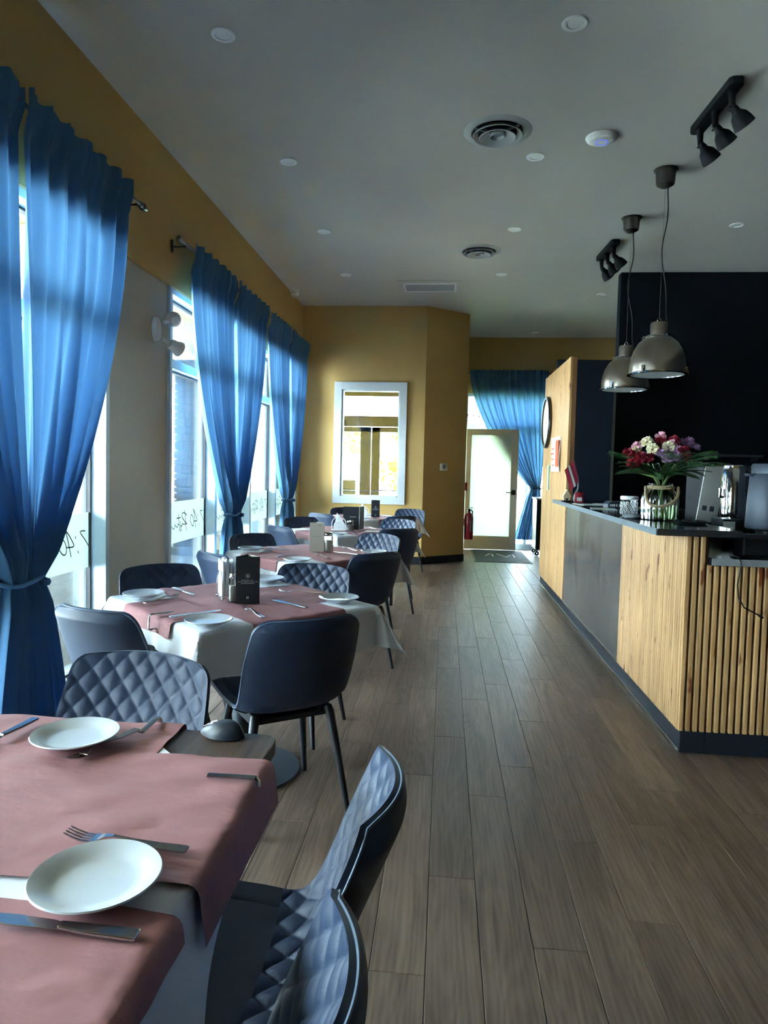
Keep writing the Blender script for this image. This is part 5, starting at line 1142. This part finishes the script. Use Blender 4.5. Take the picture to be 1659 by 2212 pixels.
MB().lathe([(0.001, 0.0), (0.046, 0.0), (0.048, 0.004), (0.048, 0.10), (0.044, 0.105)], 32).build('glass', 'clear_glass', jr, smooth=0.6)
MB().lathe([(0.049, 0.098), (0.052, 0.10), (0.052, 0.116), (0.047, 0.12), (0.001, 0.12)], 32).build('lid', 'jar_lace', jr, smooth=0.6)
for r_ in range(4):
    for k in range(14):
        a = 2 * PI * (k + 0.5 * (r_ % 2)) / 14
        MB().tube([(0.0492 * math.cos(a + 0.13 * math.cos(q)), 0.0492 * math.sin(a + 0.13 * math.cos(q)), 0.02 + r_ * 0.019 + 0.008 * math.sin(q)) for q in [2 * PI * j / 7 for j in range(7)]], 0.0016, 4, True).build('lace', 'jar_lace', jr)
sc_ = thing('saucer_stack', 'stack of white saucers on the ledge in front of the lace jar', 'saucers', (1.075, 4.10, ZB))
for k in range(3): MB().lathe([(0.001, 0.001), (0.03, 0.001), (0.052, 0.007), (0.055, 0.009), (0.052, 0.010), (0.03, 0.005), (0.001, 0.005)], 36, (0, 0, k * 0.0062)).build('saucer', 'china', sc_, smooth=0.8)
ty = thing('black_tray', 'shallow black tray on the near end of the ledge', 'tray', (1.30, 3.80, ZB), 0.2)
MB().lathe([(0.001, 0.001), (0.07, 0.001), (0.085, 0.012), (0.088, 0.014), (0.084, 0.015), (0.068, 0.006), (0.001, 0.006)], 40).build('dish', 'equip_black', ty, smooth=0.7)
for k in range(3): MB().tube([(-0.05 + 0.03 * k, -0.03, 0.012), (-0.03 + 0.03 * k, 0.03, 0.016)], 0.004, 6).build('pen', 'steel' if k == 1 else 'equip_black', ty)
gb = thing('small_glass', 'short clear tumbler behind the vase', 'glass', (1.34, 4.28, ZB))
MB().lathe([(0.001, 0.003), (0.026, 0.003), (0.03, 0.0), (0.034, 0.06), (0.032, 0.06), (0.027, 0.006), (0.001, 0.006)], 28).build('tumbler', 'clear_glass', gb, smooth=0.7)
# coffee equipment on the low worktop
ZW = 0.962
gd = thing('coffee_grinder', 'tall coffee machine with a leaning pale steel front panel', 'coffee machine', (1.66, 4.60, ZW), 0.05)
MB().box(-0.03, 0.15, -0.02, 0.26, 0.0, 0.47).build('housing', 'matte_black', gd, bev=0.012)
fpn = MB().box(-0.06, 0.07, -0.004, 0.004, 0.0, 0.37).xf(Matrix.Translation((-0.01, -0.028, 0.10)) @ Matrix.Rotation(0.13, 4, 'Y')).build('front_panel', 'equip_light', gd, bev=0.003)
for q in (-0.035, 0.012): MB().box(q, q + 0.024, -0.006, -0.003, 0.07, 0.10).xf(Matrix.Translation((-0.01, -0.028, 0.10)) @ Matrix.Rotation(0.13, 4, 'Y')).build('vent', 'equip_grey', fpn)
MB().box(-0.02, 0.1, -0.1, 0.2, 0.47, 0.475).build('lid', 'equip_black', gd)
ur = thing('coffee_urn', 'mirror-polished steel coffee urn with a black handle', 'coffee urn', (1.70, 4.28, ZW))
MB().box(-0.09, 0.06, -0.09, 0.09, 0.0, 0.145).build('base', 'equip_black', ur, bev=0.008)
MB().box(-0.085, -0.02, -0.094, -0.09, 0.06, 0.13).build('badge', 'equip_light', ur); MB().box(-0.075, -0.03, -0.0955, -0.094, 0.075, 0.10).build('badge_print', 'print_white', ur)
MB().lathe([(0.001, 0.145), (0.068, 0.145), (0.070, 0.16), (0.070, 0.42), (0.064, 0.432), (0.064, 0.452), (0.058, 0.458), (0.001, 0.458)], 44).build('barrel', 'chrome', ur, smooth=0.7)
MB().tube([(0.06, -0.03, 0.44), (0.11, -0.05, 0.42), (0.115, -0.05, 0.34), (0.07, -0.03, 0.29)], 0.014, 8).build('handle', 'equip_black', ur, smooth=0.8)
MB().tube([(-0.07, -0.01, 0.27), (-0.085, -0.02, 0.27), (-0.085, -0.02, 0.32)], 0.010, 8).build('latch', 'steel', ur, smooth=0.8)
MB().tube([(0.095 + 0.012 * math.cos(2 * PI * i / 14), -0.055, 0.32 + 0.012 * math.sin(2 * PI * i / 14)) for i in range(14)], 0.003, 6, True).build('emblem', 'steel', ur)
ds = thing('insulated_dispenser', 'tall dark grey insulated drink dispenser at the right edge', 'dispenser', (1.70, 3.82, ZW), 0.0)
MB().lathe([(0.09, 0.0), (0.09, 0.02), (0.06, 0.03), (0.06, 0.11), (0.09, 0.12)], 32).build('stand', 'equip_black', ds, smooth=0.6)
MB().lathe([(0.001, 0.12), (0.108, 0.12), (0.112, 0.13), (0.100, 0.40), (0.092, 0.41), (0.001, 0.41)], 48).build('body', 'equip_grey', ds, smooth=0.7)
MB().lathe([(0.092, 0.405), (0.094, 0.45), (0.085, 0.462), (0.001, 0.462)], 48).build('lid', 'equip_grey', ds, smooth=0.7)
MB().box(-0.125, -0.06, -0.03, 0.03, 0.395, 0.41).build('spout', 'equip_grey', ds, bev=0.006)
cb_ = MB().tube([(1.41, 3.55, ZW + 0.006), (1.405, 3.44, ZW + 0.008), (1.402, 3.405, ZW - 0.01), (1.395, 3.415, 0.84), (1.405, 3.42, 0.78), (1.43, 3.415, 0.735), (1.47, 3.41, 0.715), (1.50, 3.41, 0.70)], 0.0035, 8).build('power_cable', 'equip_black', smooth=0.8); tag(cb_, 'thin black cable hanging over the low worktop edge', 'cable')
MB().tube([(1.495, 3.41, 0.703), (1.515, 3.41, 0.69)], 0.006, 8).build('plug', 'equip_black', cb_)
for i, (x, y, w_, l_, h_, lb) in enumerate(((1.55, 3.62, 0.16, 0.12, 0.10, 'low black drip box on the near end of the worktop'), (1.60, 5.3, 0.3, 0.25, 0.14, 'low black box behind the vase on the worktop'))):
    t = thing('equipment_box', lb, 'box', (x, y, ZW)); MB().box(-w_ / 2, w_ / 2, -l_ / 2, l_ / 2, 0, h_).build('case', 'equip_black', t, bev=0.01); MB().box(-w_ / 2 + 0.02, w_ / 2 - 0.02, -l_ / 2 + 0.02, l_ / 2 - 0.02, h_, h_ + 0.006).build('lid', 'mouse_black', t)
sh = thing('wall_shelf', 'slim grey wall shelf on the black wall behind the machines', 'shelf', (3.15, 8.128, 1.575))
MB().box(-0.31, 0.31, -0.16, 0, -0.012, 0.012).build('board', 'equip_grey', sh, bev=0.003)
for q in (-0.25, 0.25): MB().box(q - 0.01, q + 0.01, -0.12, 0, -0.05, -0.012).build('bracket', 'equip_grey', sh)
